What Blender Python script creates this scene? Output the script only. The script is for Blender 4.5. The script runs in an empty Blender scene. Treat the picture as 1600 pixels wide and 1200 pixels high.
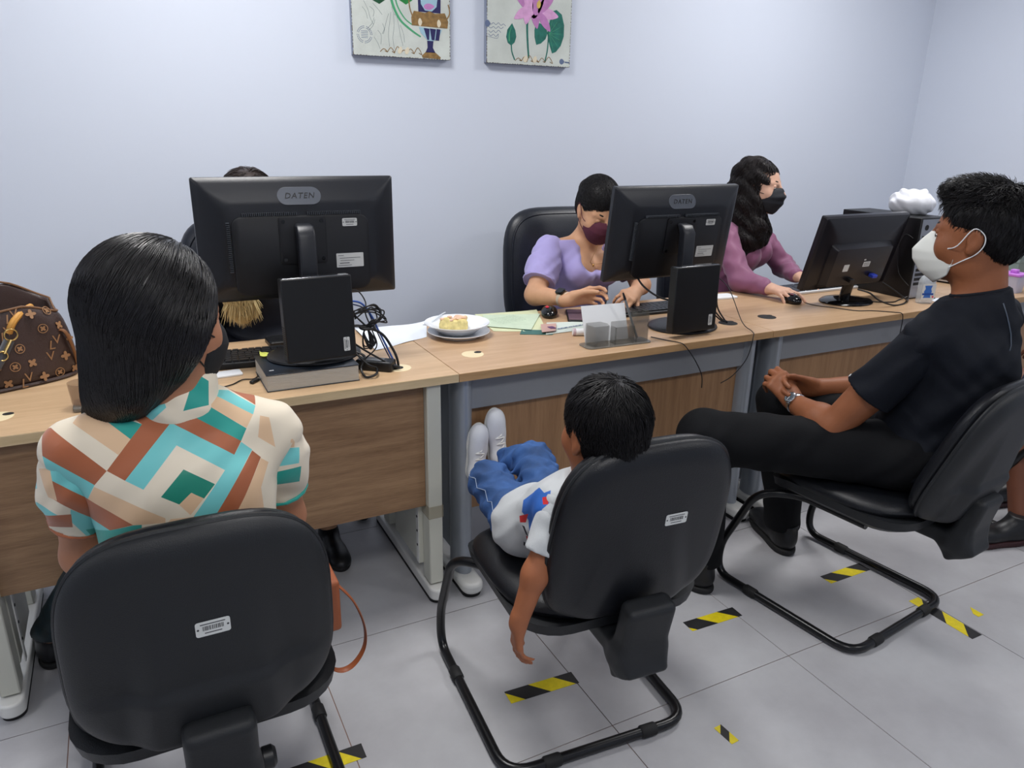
import bpy, bmesh, math, random
import numpy as np
from mathutils import Vector, Matrix, Quaternion, geometry
random.seed(7); np.random.seed(7)
SC = bpy.context.scene
COL = SC.collection
V = Vector
PI = math.pi
def rad(a): return math.radians(a)

# ------------------------------------------------------------------ camera
cam_d = bpy.data.cameras.new('camera'); cam = bpy.data.objects.new('camera', cam_d); COL.objects.link(cam)
cam_d.sensor_width = 36; cam_d.sensor_fit = 'HORIZONTAL'; cam_d.lens = 1169/1600*36
cam_d.clip_start = .05; cam_d.clip_end = 60
_R = Matrix(((0.8911787, -0.13182018, 0.43407829), (-0.45332707, -0.29500127, 0.84111165), (0.01717816, -0.94636023, -0.32265651)))
_M = (_R @ Matrix(((1,0,0),(0,-1,0),(0,0,-1)))).to_4x4(); _M.translation = V((0,0,1.41))
cam.matrix_world = _M
SC.camera = cam
# ------------------------------------------------------------------ world, light, exposure
w = bpy.data.worlds.new('world'); SC.world = w; w.use_nodes = True
w.node_tree.nodes['Background'].inputs[0].default_value = (.75,.8,.9,1)
w.node_tree.nodes['Background'].inputs[1].default_value = .3
SC.view_settings.view_transform = 'Standard'; SC.view_settings.look = 'None'
SC.view_settings.gamma = 1; SC.view_settings.use_curve_mapping = False
SC.view_settings.exposure = 0.0
LIGHTS = [(0.35,2.1,33),(3.0,2.1,27),(0.35,-.3,20),(3.0,-.3,17),(-2.0,1.0,11)]
def area_light(x,y,p):
    l = bpy.data.lights.new('lamp','AREA'); l.shape='RECTANGLE'; l.size=.6; l.size_y=.6; l.energy=p; l.color=(1,.985,.975)
    o = bpy.data.objects.new('ceiling_lamp', l); COL.objects.link(o); o.location=(x,y,2.735)
    return o
for a in LIGHTS: area_light(*a)

# ------------------------------------------------------------------ materials
MATS = {}
def mat(name, col, rough=.5, metal=0, bump=0, bscale=60, var=0, vscale=8, spec=.5, coat=0, trans=0, alpha=1, emit=0, sheen=0, stretch=(1,1,1), ior=1.45, sss=0):
    if name in MATS: return MATS[name]
    m = bpy.data.materials.new(name); MATS[name]=m; m.use_nodes=True
    nt=m.node_tree; b=nt.nodes['Principled BSDF']
    col=tuple(c if c<=0 else c for c in col)
    b.inputs['Base Color'].default_value=(*col,1); b.inputs['Roughness'].default_value=rough
    b.inputs['Metallic'].default_value=metal; b.inputs['Specular IOR Level'].default_value=spec
    b.inputs['Coat Weight'].default_value=coat; b.inputs['Coat Roughness'].default_value=.15
    b.inputs['Transmission Weight'].default_value=trans; b.inputs['Alpha'].default_value=alpha; b.inputs['IOR'].default_value=ior
    b.inputs['Sheen Weight'].default_value=sheen
    if sss:
        b.inputs['Subsurface Weight'].default_value=sss; b.inputs['Subsurface Radius'].default_value=(.012,.005,.003); b.inputs['Subsurface Scale'].default_value=1
    if emit: b.inputs['Emission Color'].default_value=(*col,1); b.inputs['Emission Strength'].default_value=emit
    if bump or var:
        tc=nt.nodes.new('ShaderNodeTexCoord'); mp=nt.nodes.new('ShaderNodeMapping'); mp.inputs['Scale'].default_value=stretch
        nt.links.new(tc.outputs['Object'], mp.inputs['Vector'])
    if bump:
        n=nt.nodes.new('ShaderNodeTexNoise'); n.inputs['Scale'].default_value=bscale; n.inputs['Detail'].default_value=3
        bp=nt.nodes.new('ShaderNodeBump'); bp.inputs['Strength'].default_value=bump; bp.inputs['Distance'].default_value=.002
        nt.links.new(mp.outputs[0],n.inputs['Vector']); nt.links.new(n.outputs['Fac'],bp.inputs['Height']); nt.links.new(bp.outputs[0],b.inputs['Normal'])
    if var:
        n=nt.nodes.new('ShaderNodeTexNoise'); n.inputs['Scale'].default_value=vscale; n.inputs['Detail'].default_value=4
        r=nt.nodes.new('ShaderNodeMapRange'); r.inputs['From Min'].default_value=.3; r.inputs['From Max'].default_value=.7
        r.inputs['To Min'].default_value=1-var; r.inputs['To Max'].default_value=1+var
        mx=nt.nodes.new('ShaderNodeVectorMath'); mx.operation='SCALE'; mx.inputs[0].default_value=col
        nt.links.new(mp.outputs[0],n.inputs['Vector']); nt.links.new(n.outputs['Fac'],r.inputs['Value'])
        nt.links.new(r.outputs[0],mx.inputs['Scale']); nt.links.new(mx.outputs[0],b.inputs['Base Color'])
    return m
def S(r,g,b):   # sRGB 0-255 to linear
    f=lambda c: (c/255/12.92) if c/255<=.04045 else ((c/255+.055)/1.055)**2.4
    return (f(r),f(g),f(b))
def wood(name, c1, c2, stretch, rough=.35, scale=6, coat=.0):
    m=bpy.data.materials.new(name); MATS[name]=m; m.use_nodes=True; nt=m.node_tree; b=nt.nodes['Principled BSDF']
    b.inputs['Roughness'].default_value=rough; b.inputs['Coat Weight'].default_value=coat
    tc=nt.nodes.new('ShaderNodeTexCoord'); mp=nt.nodes.new('ShaderNodeMapping'); mp.inputs['Scale'].default_value=stretch
    n=nt.nodes.new('ShaderNodeTexNoise'); n.inputs['Scale'].default_value=scale; n.inputs['Detail'].default_value=5; n.inputs['Roughness'].default_value=.6
    n2=nt.nodes.new('ShaderNodeTexNoise'); n2.inputs['Scale'].default_value=scale*9; n2.inputs['Detail'].default_value=2
    ad=nt.nodes.new('ShaderNodeMath'); ad.operation='MULTIPLY_ADD'; ad.inputs[1].default_value=.35
    rp=nt.nodes.new('ShaderNodeValToRGB'); rp.color_ramp.elements[0].position=.45; rp.color_ramp.elements[1].position=.85
    rp.color_ramp.elements[0].color=(*c1,1); rp.color_ramp.elements[1].color=(*c2,1)
    L=nt.links.new
    L(tc.outputs['Object'],mp.inputs['Vector']); L(mp.outputs[0],n.inputs['Vector']); L(mp.outputs[0],n2.inputs['Vector'])
    L(n2.outputs['Fac'],ad.inputs[0]); L(n.outputs['Fac'],ad.inputs[2]); L(ad.outputs[0],rp.inputs[0]); L(rp.outputs[0],b.inputs['Base Color'])
    return m

# ------------------------------------------------------------------ object helpers
def thing(name, label, cat, loc=(0,0,0), rz=0, group=None, rx=0, ry=0):
    o=bpy.data.objects.new(name,None); COL.objects.link(o); o.empty_display_size=.05
    o.location=loc; o.rotation_euler=(rx,ry,rz); o['label']=label; o['category']=cat
    if group: o['group']=group
    return o
def tag(o,label,cat,group=None):
    o['label']=label; o['category']=cat
    if group: o['group']=group
    return o
def obj(name, bm, m, parent=None, smooth=True, angle=40, bevel=0, seg=2, label=None):
    if isinstance(bm, bmesh.types.BMesh):
        me=bpy.data.meshes.new(name); bmesh.ops.recalc_face_normals(bm, faces=bm.faces); bm.to_mesh(me); bm.free()
    else: me=bm
    o=bpy.data.objects.new(name,me); COL.objects.link(o)
    for mm in (m if isinstance(m,(list,tuple)) else [m]): me.materials.append(mm)
    if smooth:
        me.polygons.foreach_set('use_smooth',[True]*len(me.polygons))
        if angle: me.set_sharp_from_angle(angle=rad(angle))
    if bevel:
        b=o.modifiers.new('bevel','BEVEL'); b.width=bevel; b.segments=seg; b.limit_method='ANGLE'; b.angle_limit=rad(35); b.harden_normals=False
    if parent: o.parent=parent
    if label: o['label']=label
    return o
def struct(name,bm,m,parent=None,**k):
    o=obj(name,bm,m,parent,**k)
    if not parent: o['kind']='structure'
    return o
def dup(root, loc=None, rz=None, label=None):
    r=root.copy(); COL.objects.link(r)
    if loc is not None: r.location=loc
    if rz is not None: r.rotation_euler[2]=rz
    if label: r['label']=label
    for ch in list(root.children):
        c=ch.copy(); COL.objects.link(c); c.parent=r
        for g in list(ch.children):
            d=g.copy(); COL.objects.link(d); d.parent=c
    return r
def box(bm,x0,x1,y0,y1,z0,z1,M=None,mi=0):
    vs=[bm.verts.new((M@V((x,y,z))) if M else (x,y,z)) for x in (x0,x1) for y in (y0,y1) for z in (z0,z1)]
    for f in ((0,1,3,2),(4,6,7,5),(0,4,5,1),(2,3,7,6),(0,2,6,4),(1,5,7,3)):
        bm.faces.new([vs[i] for i in f]).material_index=mi
    return vs
def bbox(*a,**k):
    bm=bmesh.new(); box(bm,*a,**k); return bm
def smooth_path(pts, n=8, closed=False):
    P=[V(p) for p in pts]; out=[]; N=len(P)
    rng=range(N if closed else N-1)
    for i in rng:
        if closed: p0,p1,p2,p3=P[(i-1)%N],P[i],P[(i+1)%N],P[(i+2)%N]
        else: p0,p1,p2,p3=P[max(i-1,0)],P[i],P[i+1],P[min(i+2,N-1)]
        for k in range(n):
            t=k/n; t2=t*t; t3=t2*t
            out.append(.5*((2*p1)+(-p0+p2)*t+(2*p0-5*p1+4*p2-p3)*t2+(-p0+3*p1-3*p2+p3)*t3))
    if not closed: out.append(P[-1])
    return out
def fillet_path(pts, r, n=6, closed=False):
    P=[V(p) for p in pts]; N=len(P); out=[]
    for i in range(N):
        if not closed and i in (0,N-1): out.append(P[i]); continue
        a,b,c=P[(i-1)%N],P[i],P[(i+1)%N]
        rr=r[i] if isinstance(r,(list,tuple)) else r
        d1=(a-b); d2=(c-b); l=min(rr,d1.length*.49,d2.length*.49)
        p=b+d1.normalized()*l; q=b+d2.normalized()*l
        for k in range(n+1):
            t=k/n; out.append(p.lerp(b,t).lerp(b.lerp(q,t),t))
    return out
def tube(bm, pts, r, sides=8, closed=False, cap=True, flat=None, mi=0, up=None):
    """sweep a circle (or flat ellipse (a,b)) along pts; r number or list"""
    pts=[V(p) for p in pts]; N=len(pts); rings=[]
    prev=None
    for i in range(N):
        if closed: t=(pts[(i+1)%N]-pts[(i-1)%N])
        else: t=pts[min(i+1,N-1)]-pts[max(i-1,0)]
        if t.length<1e-9: t=V((0,0,1))
        t.normalize()
        if up is not None:
            u=V(up).cross(t)
            if u.length<1e-4: u=V((1,0,0)).cross(t)
            u.normalize()
        elif prev is None:
            u=t.cross(V((0,0,1)))
            if u.length<.1: u=t.cross(V((1,0,0)))
            u.normalize()
        else:
            u=prev-t*prev.dot(t); u.normalize()
        prev=u; v=t.cross(u)
        rr=r[i] if isinstance(r,(list,tuple,np.ndarray)) else r
        a,b=(rr,rr) if flat is None else (rr*flat[0],rr*flat[1])
        rings.append([bm.verts.new(pts[i]+u*math.cos(2*PI*k/sides)*a+v*math.sin(2*PI*k/sides)*b) for k in range(sides)])
    for i in range(N if closed else N-1):
        A,B=rings[i],rings[(i+1)%N]
        for k in range(sides):
            f=bm.faces.new((A[k],A[(k+1)%sides],B[(k+1)%sides],B[k])); f.material_index=mi
    if cap and not closed:
        bm.faces.new(rings[0][::-1]).material_index=mi; bm.faces.new(rings[-1]).material_index=mi
    return bm
def tubeb(*a,**k):
    bm=bmesh.new(); return tube(bm,*a,**k)
def lathe(bm, prof, n=32, M=None, sx=1, sy=1, mi=0):
    rings=[]
    for r,z in prof:
        if r<1e-6: rings.append([bm.verts.new((M@V((0,0,z))) if M else (0,0,z))])
        else:
            rings.append([bm.verts.new((M@V((r*sx*math.cos(2*PI*k/n),r*sy*math.sin(2*PI*k/n),z))) if M else (r*sx*math.cos(2*PI*k/n),r*sy*math.sin(2*PI*k/n),z)) for k in range(n)])
    for A,B in zip(rings,rings[1:]):
        for k in range(n):
            a0,a1=A[k%len(A)],A[(k+1)%len(A)]; b0,b1=B[k%len(B)],B[(k+1)%len(B)]
            vs=[]
            for q in (a0,a1,b1,b0):
                if q not in vs: vs.append(q)
            if len(vs)>2: bm.faces.new(vs).material_index=mi
    return bm
def latheb(*a,**k):
    bm=bmesh.new(); return lathe(bm,*a,**k)
def prism(bm, poly, h0, h1, M=None, mi=0):
    """extrude 2D polygon (x,y) between z=h0..h1"""
    f=(lambda x,y,z: M@V((x,y,z))) if M else (lambda x,y,z: V((x,y,z)))
    A=[bm.verts.new(f(x,y,h0)) for x,y in poly]; B=[bm.verts.new(f(x,y,h1)) for x,y in poly]; n=len(poly)
    bm.faces.new(A[::-1]).material_index=mi; bm.faces.new(B).material_index=mi
    for i in range(n): bm.faces.new((A[i],A[(i+1)%n],B[(i+1)%n],B[i])).material_index=mi
    return bm
def prismb(*a,**k):
    bm=bmesh.new(); return prism(bm,*a,**k)
def rrect(w,h,r,n=5,cx=0,cy=0):
    out=[]
    for sx,sy,a0 in ((1,1,0),(-1,1,90),(-1,-1,180),(1,-1,270)):
        for k in range(n+1):
            a=rad(a0+90*k/n); out.append((cx+sx*(w/2-r)+r*math.cos(a), cy+sy*(h/2-r)+r*math.sin(a)))
    return out
def circ(r,n=24,cx=0,cy=0,sx=1,sy=1,a0=0): return [(cx+r*sx*math.cos(a0+2*PI*k/n),cy+r*sy*math.sin(a0+2*PI*k/n)) for k in range(n)]
def ellip(bm,c,r,M=None,u=20,v=12,mi=0):
    T=Matrix.Translation(c)@(M.to_4x4() if M else Matrix.Identity(4))@Matrix.Diagonal((*r,1))
    res=bmesh.ops.create_uvsphere(bm,u_segments=u,v_segments=v,radius=1,matrix=T)
    for vv in res['verts']:
        for f in vv.link_faces: f.material_index=mi
    return bm
def text_mesh(s, size, depth=.0004, font_shear=0, space=1):
    cu=bpy.data.curves.new('t','FONT'); cu.body=s; cu.size=size; cu.extrude=depth; cu.align_x='CENTER'; cu.align_y='CENTER'; cu.shear=font_shear; cu.resolution_u=2; cu.space_character=space
    o=bpy.data.objects.new('t',cu); COL.objects.link(o)
    dg=bpy.context.evaluated_depsgraph_get(); me=bpy.data.meshes.new_from_object(o.evaluated_get(dg))
    bpy.data.objects.remove(o); return me
def text_obj(name,s,size,m,parent,M,depth=.0004,**k):
    me=text_mesh(s,size,depth,**k); me.transform(M); me.materials.append(m)
    o=bpy.data.objects.new(name,me); COL.objects.link(o); o.parent=parent; return o
def frame_mat(o, xd, yd):
    """matrix with local x,y,z axes in space, origin o"""
    x=V(xd).normalized(); y=V(yd); y=(y-x*y.dot(x)).normalized(); z=x.cross(y)
    M=Matrix((x,y,z)).transposed().to_4x4(); M.translation=V(o); return M

# ------------------------------------------------------------------ smooth-union solids, meshed by surface nets
class Solid:
    def __init__(s): s.p=[]
    def cap(s,a,b,ra,rb=None,k=.02,sub=False):
        s.p.append(('c',np.array(a,float),np.array(b,float),ra,ra if rb is None else rb,k,sub)); return s
    def path(s,pts,rs,k=.02,sub=False):
        for i in range(len(pts)-1): s.cap(pts[i],pts[i+1],rs[i],rs[i+1],k,sub)
        return s
    def ell(s,c,r,R=None,k=.02,sub=False):
        s.p.append(('e',np.array(c,float),np.array(r,float),np.eye(3) if R is None else np.array([list(q) for q in R.to_3x3()]) ,None,k,sub)); return s
    def rbox(s,c,r,R=None,rd=.01,k=.01,sub=False):
        s.p.append(('b',np.array(c,float),np.array(r,float),np.eye(3) if R is None else np.array([list(q) for q in R.to_3x3()]),rd,k,sub)); return s
    def mesh(s,name,h,cuts=(),wr=None,lo=None,hi=None):
        los,his=[],[]
        for p in s.p:
            if p[0]=='c': m=max(p[3],p[4]); los.append(np.minimum(p[1],p[2])-m); his.append(np.maximum(p[1],p[2])+m)
            else:
                e=np.abs(p[3])@p[2] if p[0]=='b' else np.sqrt((p[3]**2)@(p[2]**2))
                los.append(p[1]-e); his.append(p[1]+e)
        add=[i for i,p in enumerate(s.p) if not p[-1]]
        L=np.min([los[i] for i in add],axis=0)-3*h; H=np.max([his[i] for i in add],axis=0)+3*h
        if lo is not None: L=np.maximum(L,lo)
        if hi is not None: H=np.minimum(H,hi)
        n=np.ceil((H-L)/h).astype(int)+1
        F=np.full(n,.5,np.float32)
        ax=[(L[i]+h*np.arange(n[i])).astype(np.float32) for i in range(3)]
        for i,p in enumerate(s.p):
            k=p[-2]; sub=p[-1]; m=k+3*h
            a=np.maximum(np.floor((los[i]-m-L)/h).astype(int),0); b=np.minimum(np.ceil((his[i]+m-L)/h).astype(int)+1,n)
            if np.any(b<=a): continue
            X=ax[0][a[0]:b[0]][:,None,None]; Y=ax[1][a[1]:b[1]][None,:,None]; Z=ax[2][a[2]:b[2]][None,None,:]
            if p[0]=='c':
                A,B=p[1],p[2]; d=B-A; dd=max(d@d,1e-12)
                t=np.clip(((X-A[0])*d[0]+(Y-A[1])*d[1]+(Z-A[2])*d[2])/dd,0,1)
                D=np.sqrt((X-A[0]-t*d[0])**2+(Y-A[1]-t*d[1])**2+(Z-A[2]-t*d[2])**2)-(p[3]+t*(p[4]-p[3]))
            else:
                c,r,R=p[1],p[2],p[3]; q=[(X-c[0])*R[0][j]+(Y-c[1])*R[1][j]+(Z-c[2])*R[2][j] for j in range(3)]
                if p[0]=='e':
                    k0=np.sqrt(sum((q[j]/r[j])**2 for j in range(3))); k1=np.sqrt(sum((q[j]/r[j]**2)**2 for j in range(3)))
                    D=k0*(k0-1)/np.maximum(k1,1e-6)
                else:
                    rd=p[4]; q=[np.abs(q[j])-(r[j]-rd) for j in range(3)]
                    D=np.sqrt(sum(np.maximum(q[j],0)**2 for j in range(3)))+np.minimum(np.maximum(np.maximum(q[0],q[1]),q[2]),0)-rd
            sl=F[a[0]:b[0],a[1]:b[1],a[2]:b[2]]
            k=max(k,1e-4)
            if sub:
                hh=np.maximum(k-np.abs(sl+D),0)/k; F[a[0]:b[0],a[1]:b[1],a[2]:b[2]]=np.maximum(sl,-D)+hh*hh*k*.25
            else:
                hh=np.maximum(k-np.abs(sl-D),0)/k; F[a[0]:b[0],a[1]:b[1],a[2]:b[2]]=np.minimum(sl,D)-hh*hh*k*.25
        X=ax[0][:,None,None]; Y=ax[1][None,:,None]; Z=ax[2][None,None,:]
        if wr:
            for amp,fx,fy,fz,ph in wr:
                F+=amp*np.sin(fx*X+fy*Y+fz*Z+ph+1.3*np.sin(.45*(fy*X-fz*Y+fx*Z)+ph*2))
        for o,nn in cuts:
            nn=np.array(nn,float)/np.linalg.norm(nn)
            F=np.maximum(F,((X-o[0])*nn[0]+(Y-o[1])*nn[1]+(Z-o[2])*nn[2]).astype(np.float32))
        return nets(name,F,L,h)
def nets(name,F,L,h):
    I=F<0
    I[0]=I[-1]=False; I[:,0]=I[:,-1]=False; I[:,:,0]=I[:,:,-1]=False
    F=np.where(I,F,np.maximum(F,1e-6)); F=np.where(I,np.minimum(F,-1e-6),F)
    c=I[:-1,:-1,:-1].astype(np.int8)
    cnt=np.zeros(c.shape,np.int8)
    for i in (0,1):
        for j in (0,1):
            for k in (0,1): cnt+=I[i:I.shape[0]-1+i,j:I.shape[1]-1+j,k:I.shape[2]-1+k]
    act=(cnt>0)&(cnt<8); idx=np.argwhere(act); vid=np.full(act.shape,-1,np.int64); vid[tuple(idx.T)]=np.arange(len(idx))
    pos=np.zeros((len(idx),3)); num=np.zeros(len(idx))
    cr=[(i,j,k) for i in (0,1) for j in (0,1) for k in (0,1)]
    val={q:F[idx[:,0]+q[0],idx[:,1]+q[1],idx[:,2]+q[2]] for q in cr}
    for q in cr:
        for a in range(3):
            if q[a]==0:
                r=list(q); r[a]=1; r=tuple(r); f0,f1=val[q],val[r]; m=(f0<0)!=(f1<0)
                t=np.where(m,f0/np.where(m,f0-f1,1),0)
                P=np.tile(np.array(q,float),(len(idx),1)); P[:,a]+=t
                pos+=P*m[:,None]; num+=m
    pos=(pos/num[:,None]+idx)*h+L
    faces=[]
    for a in range(3):
        s0=[slice(None)]*3; s1=[slice(None)]*3; s0[a]=slice(0,-1); s1[a]=slice(1,None)
        ch=I[tuple(s0)]!=I[tuple(s1)]; e=np.argwhere(ch); ins=I[tuple(e.T)]
        b,c_=(a+1)%3,(a+2)%3
        qs=[]
        for db,dc in ((-1,-1),(0,-1),(0,0),(-1,0)):
            q=e.copy(); q[:,b]+=db; q[:,c_]+=dc; qs.append(vid[q[:,0],q[:,1],q[:,2]])
        Q=np.stack(qs,1); Q[~ins]=Q[~ins][:,::-1]; faces.append(Q)
    faces=np.concatenate(faces)
    me=bpy.data.meshes.new(name); me.vertices.add(len(pos)); me.vertices.foreach_set('co',pos.ravel().astype(np.float32))
    me.loops.add(faces.size); me.loops.foreach_set('vertex_index',faces.ravel().astype(np.int32))
    me.polygons.add(len(faces)); me.polygons.foreach_set('loop_start',np.arange(0,faces.size,4,dtype=np.int32))
    try: me.polygons.foreach_set('loop_total',np.full(len(faces),4,np.int32))
    except Exception: pass
    me.update(); me.validate()
    return me
def sobj(name,S_,h,m,parent=None,**k):
    lab=k.pop('label',None); return obj(name,S_.mesh(name,h,**k),m,parent,angle=0,label=lab)
# ------------------------------------------------------------------ palette
M_wall=mat('wall_paint',S(211,218,231),rough=.55,bump=.06,bscale=180)
M_ceil=mat('ceiling_paint',S(236,238,240),rough=.8)
M_grout=mat('grout',S(140,112,100),rough=.9)
def tile_mat():
    m=mat('floor_tile',S(176,178,184),rough=.42); nt=m.node_tree; b=nt.nodes['Principled BSDF']
    g=nt.nodes.new('ShaderNodeNewGeometry'); n=nt.nodes.new('ShaderNodeTexNoise'); n.inputs['Scale'].default_value=2.6; n.inputs['Detail'].default_value=7; n.inputs['Roughness'].default_value=.62
    r=nt.nodes.new('ShaderNodeValToRGB'); r.color_ramp.elements[0].position=.32; r.color_ramp.elements[1].position=.7
    r.color_ramp.elements[0].color=(*S(166,165,169),1); r.color_ramp.elements[1].color=(*S(188,189,192),1)
    nt.links.new(g.outputs['Position'],n.inputs['Vector']); nt.links.new(n.outputs['Fac'],r.inputs[0]); nt.links.new(r.outputs[0],b.inputs['Base Color']); return m
M_tile=tile_mat()
M_maple=wood('maple_top',S(184,152,116),S(203,172,136),(.6,6,6),.34)
M_maple_edge=wood('maple_edge',S(205,180,138),S(222,198,158),(.6,8,8),.45)
M_beech=wood('beech_top',S(180,146,112),S(197,165,131),(.6,6,6),.34)
M_beech_edge=wood('beech_edge',S(176,138,92),S(200,160,114),(.6,8,8),.45)
M_panel_h=wood('panel_grain_level',S(128,96,68),S(166,132,98),(.5,5,7),.5)
M_panel_v=wood('panel_grain_upright',S(140,104,72),S(166,128,92),(9,9,.5),.5)
M_offwhite=mat('offwhite_metal',S(206,206,194),rough=.4)
M_grey=mat('grey_metal',S(138,141,146),rough=.4,metal=.0)
M_silver=mat('silver_tube',S(160,166,174),rough=.3,metal=.3)
M_cap=mat('white_plastic',S(226,226,222),rough=.35)
M_black=mat('black_plastic',S(22,23,26),rough=.38,bump=.15,bscale=900)
M_blackg=mat('black_gloss',S(12,12,14),rough=.12)
M_shell=mat('chair_shell',S(31,33,36),rough=.46,spec=.42,bump=.35,bscale=700)
M_vinyl=mat('chair_vinyl',S(19,21,26),rough=.38,bump=.3,bscale=420,spec=.45)
M_leather=mat('black_leather',S(24,28,37),rough=.36,bump=.3,bscale=260,spec=.6)
M_tube=mat('black_tube',S(14,15,18),rough=.3)
M_rubber=mat('rubber',S(26,26,27),rough=.7)
M_label=mat('sticker_white',S(214,216,214),rough=.4)
M_ink=mat('ink',S(60,62,66),rough=.6)
M_yellow=mat('tape_yellow',S(222,202,20),rough=.5,var=.08,vscale=60)
M_tblack=mat('tape_black',S(28,28,30),rough=.55)
M_cream=mat('cream_plastic',S(226,210,172),rough=.4)
M_white=mat('white_matte',S(232,234,236),rough=.6)
M_chrome=mat('chrome',S(200,202,206),rough=.18,metal=1)

# ------------------------------------------------------------------ room
X0,X1,Y0,Y1,ZC=-2.7,4.45,-2.2,3.25,2.75
fl=struct('floor',bbox(X0,X1,Y0,Y1,-.05,-.0022),M_grout)
tp=.6035; base=None
bmt=bbox(-.3005,.3005,-.3005,.3005,-.0024,0)
i0=int(math.floor((X0-.925)/tp)); 
for i in range(i0,int((X1-.925)/tp)+1):
    for j in range(int(math.floor((Y0-1.21)/tp)),int((Y1-1.21)/tp)+1):
        x=.925+tp*(i+.5); y=1.21+tp*(j+.5)
        xa,xb=max(x-.3005,X0),min(x+.3005,X1); ya,yb=max(y-.3005,Y0),min(y+.3005,Y1)
        if xb-xa<.02 or yb-ya<.02: continue
        if xb-xa>.6 and yb-ya>.6:
            if base is None: o=obj('floor_tile',bmt,M_tile,fl,bevel=0); base=o
            else: o=base.copy(); COL.objects.link(o)
            o.location=(x,y,0)
        else: o=obj('floor_tile',bbox(xa,xb,ya,yb,-.0024,0),M_tile,fl)
struct('wall_back',bbox(X0-.1,X1+.1,Y1,Y1+.1,-.05,ZC+.1),M_wall)
struct('wall_right',bbox(X1,X1+.1,Y0-.1,Y1,-.05,ZC+.1),M_wall)
struct('wall_left',bbox(X0-.1,X0,Y0-.1,Y1,-.05,ZC+.1),M_wall)
struct('wall_front',bbox(X0,X1,Y0-.1,Y0,-.05,ZC+.1),M_wall)
struct('ceiling',bbox(X0,X1,Y0,Y1,ZC,ZC+.1),M_ceil)
# ceiling light fixtures (outside the frame)
M_glow=mat('lamp_diffuser',(1,.985,.975),emit=3)
for k,(x,y,_) in enumerate(LIGHTS):
    t=thing('ceiling_light',['square ceiling light panel above the left desks','square ceiling light panel above the right desks','square ceiling light panel above the near left floor','square ceiling light panel above the near right floor','square ceiling light panel by the left wall'][k],'light',(x,y,ZC),group='ceiling light panels')
    bm=bmesh.new()
    for a in ((-.33,.33,.3,.33),(-.33,.33,-.33,-.3),(-.33,-.3,-.3,.3),(.3,.33,-.3,.3)): box(bm,a[0],a[1],a[2],a[3],-.02,-.001)
    obj('frame',bm,M_cap,t); obj('diffuser',bbox(-.298,.298,-.298,.298,-.006,-.001),M_glow,t)

# ------------------------------------------------------------------ hazard tape on the floor
def tape(x,y,L,W,ang,lab,phase=0,pitch=.1,grp=None,only=None):
    t=thing('floor_tape',lab,'tape',(x,y,0),rad(ang),grp)
    base=[(-L/2,-W/2),(L/2,-W/2),(L/2,W/2),(-L/2,W/2)]
    def clip(poly,a,b,c,keep):   # keep a*x+b*y<=c
        out=[]
        for i in range(len(poly)):
            p,q=poly[i],poly[(i+1)%len(poly)]; dp=a*p[0]+b*p[1]-c; dq=a*q[0]+b*q[1]-c
            if not keep: dp,dq=-dp,-dq
            if dp<=0: out.append(p)
            if dp*dq<0: s=dp/(dp-dq); out.append((p[0]+(q[0]-p[0])*s,p[1]+(q[1]-p[1])*s))
        return out
    n=-int(L/pitch)-3
    bms={0:bmesh.new(),1:bmesh.new()}
    for k in range(n,-n):
        a=k*pitch+phase; b=a+pitch
        pl=clip(clip(base,1,1,a,False),1,1,b,True)   # stripes at 45 deg
        if len(pl)>2: prism(bms[k%2],pl,.0002,.0009)
    if only is None or only==0: obj('yellow_stripes',bms[0],M_yellow,t,smooth=False)
    if only is None or only==1: obj('black_stripes',bms[1],M_tblack,t,smooth=False)
    return t
tape(.832,1.405,.2,.046,-3,'black and yellow tape strip on the floor between the boy\'s chair frame tubes',-.008,.075)
tape(1.448,1.436,.19,.046,-2,'black and yellow tape strip on the floor between the boy\'s chair and the man\'s chair',-.022,.078)
tape(2.03,1.436,.19,.046,0,'black and yellow tape strip on the floor under the man\'s chair',-.02,.07)
tape(.25,1.405,.19,.046,0,'black and yellow tape strip on the floor at the right of the nearest chair',-.01,.07)
tape(2.105,1.13,.21,.046,-90,'long black and yellow tape strip under the rear corner of the man\'s chair frame',.0,.07)
tape(1.163,1.062,.06,.024,-86,'tiny black and yellow tape scrap right of the boy\'s chair frame',.01,.03)
tape(2.218,1.115,.062,.026,-90,'tiny all-yellow tape scrap beside the long strip at right',0,.3,only=0)
tape(2.66,1.44,.2,.046,0,'black and yellow tape strip by the black shoe at the right edge',-.01,.07)

# ------------------------------------------------------------------ desks
def grommet(x,y,z,m,parent,hole=(.022,.01,.012),name='grommet'):
    bm=bmesh.new(); T=Matrix.Translation((x,y,z))
    lathe(bm,[(0,.0012),(.030,.0012),(.0345,.0008),(.036,-.001),(.036,-.004),(0,-.004)],32,T)
    g=obj(name,bm,m,parent)
    obj('cable_hole',latheb([(0,.0020),(hole[2],.0020),(hole[2],.0005),(0,.0005)],20,Matrix.Translation((x+hole[0],y+hole[1],z)),sx=1,sy=.8),M_rubber,g)
    return g
DF,DB,DZ=1.888,2.492,.74
def top(x0,x1,front,m,me,parent,z=DZ,th=.026,back=DB):
    o=obj('desktop',bbox(x0+.001,x1-.001,front+.0015,back,z-th,z),m,parent,bevel=.0012)
    obj('edge_band',bbox(x0+.001,x1-.001,front,front+.0012,z-th+.001,z-.001),me,parent)
    return o
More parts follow.
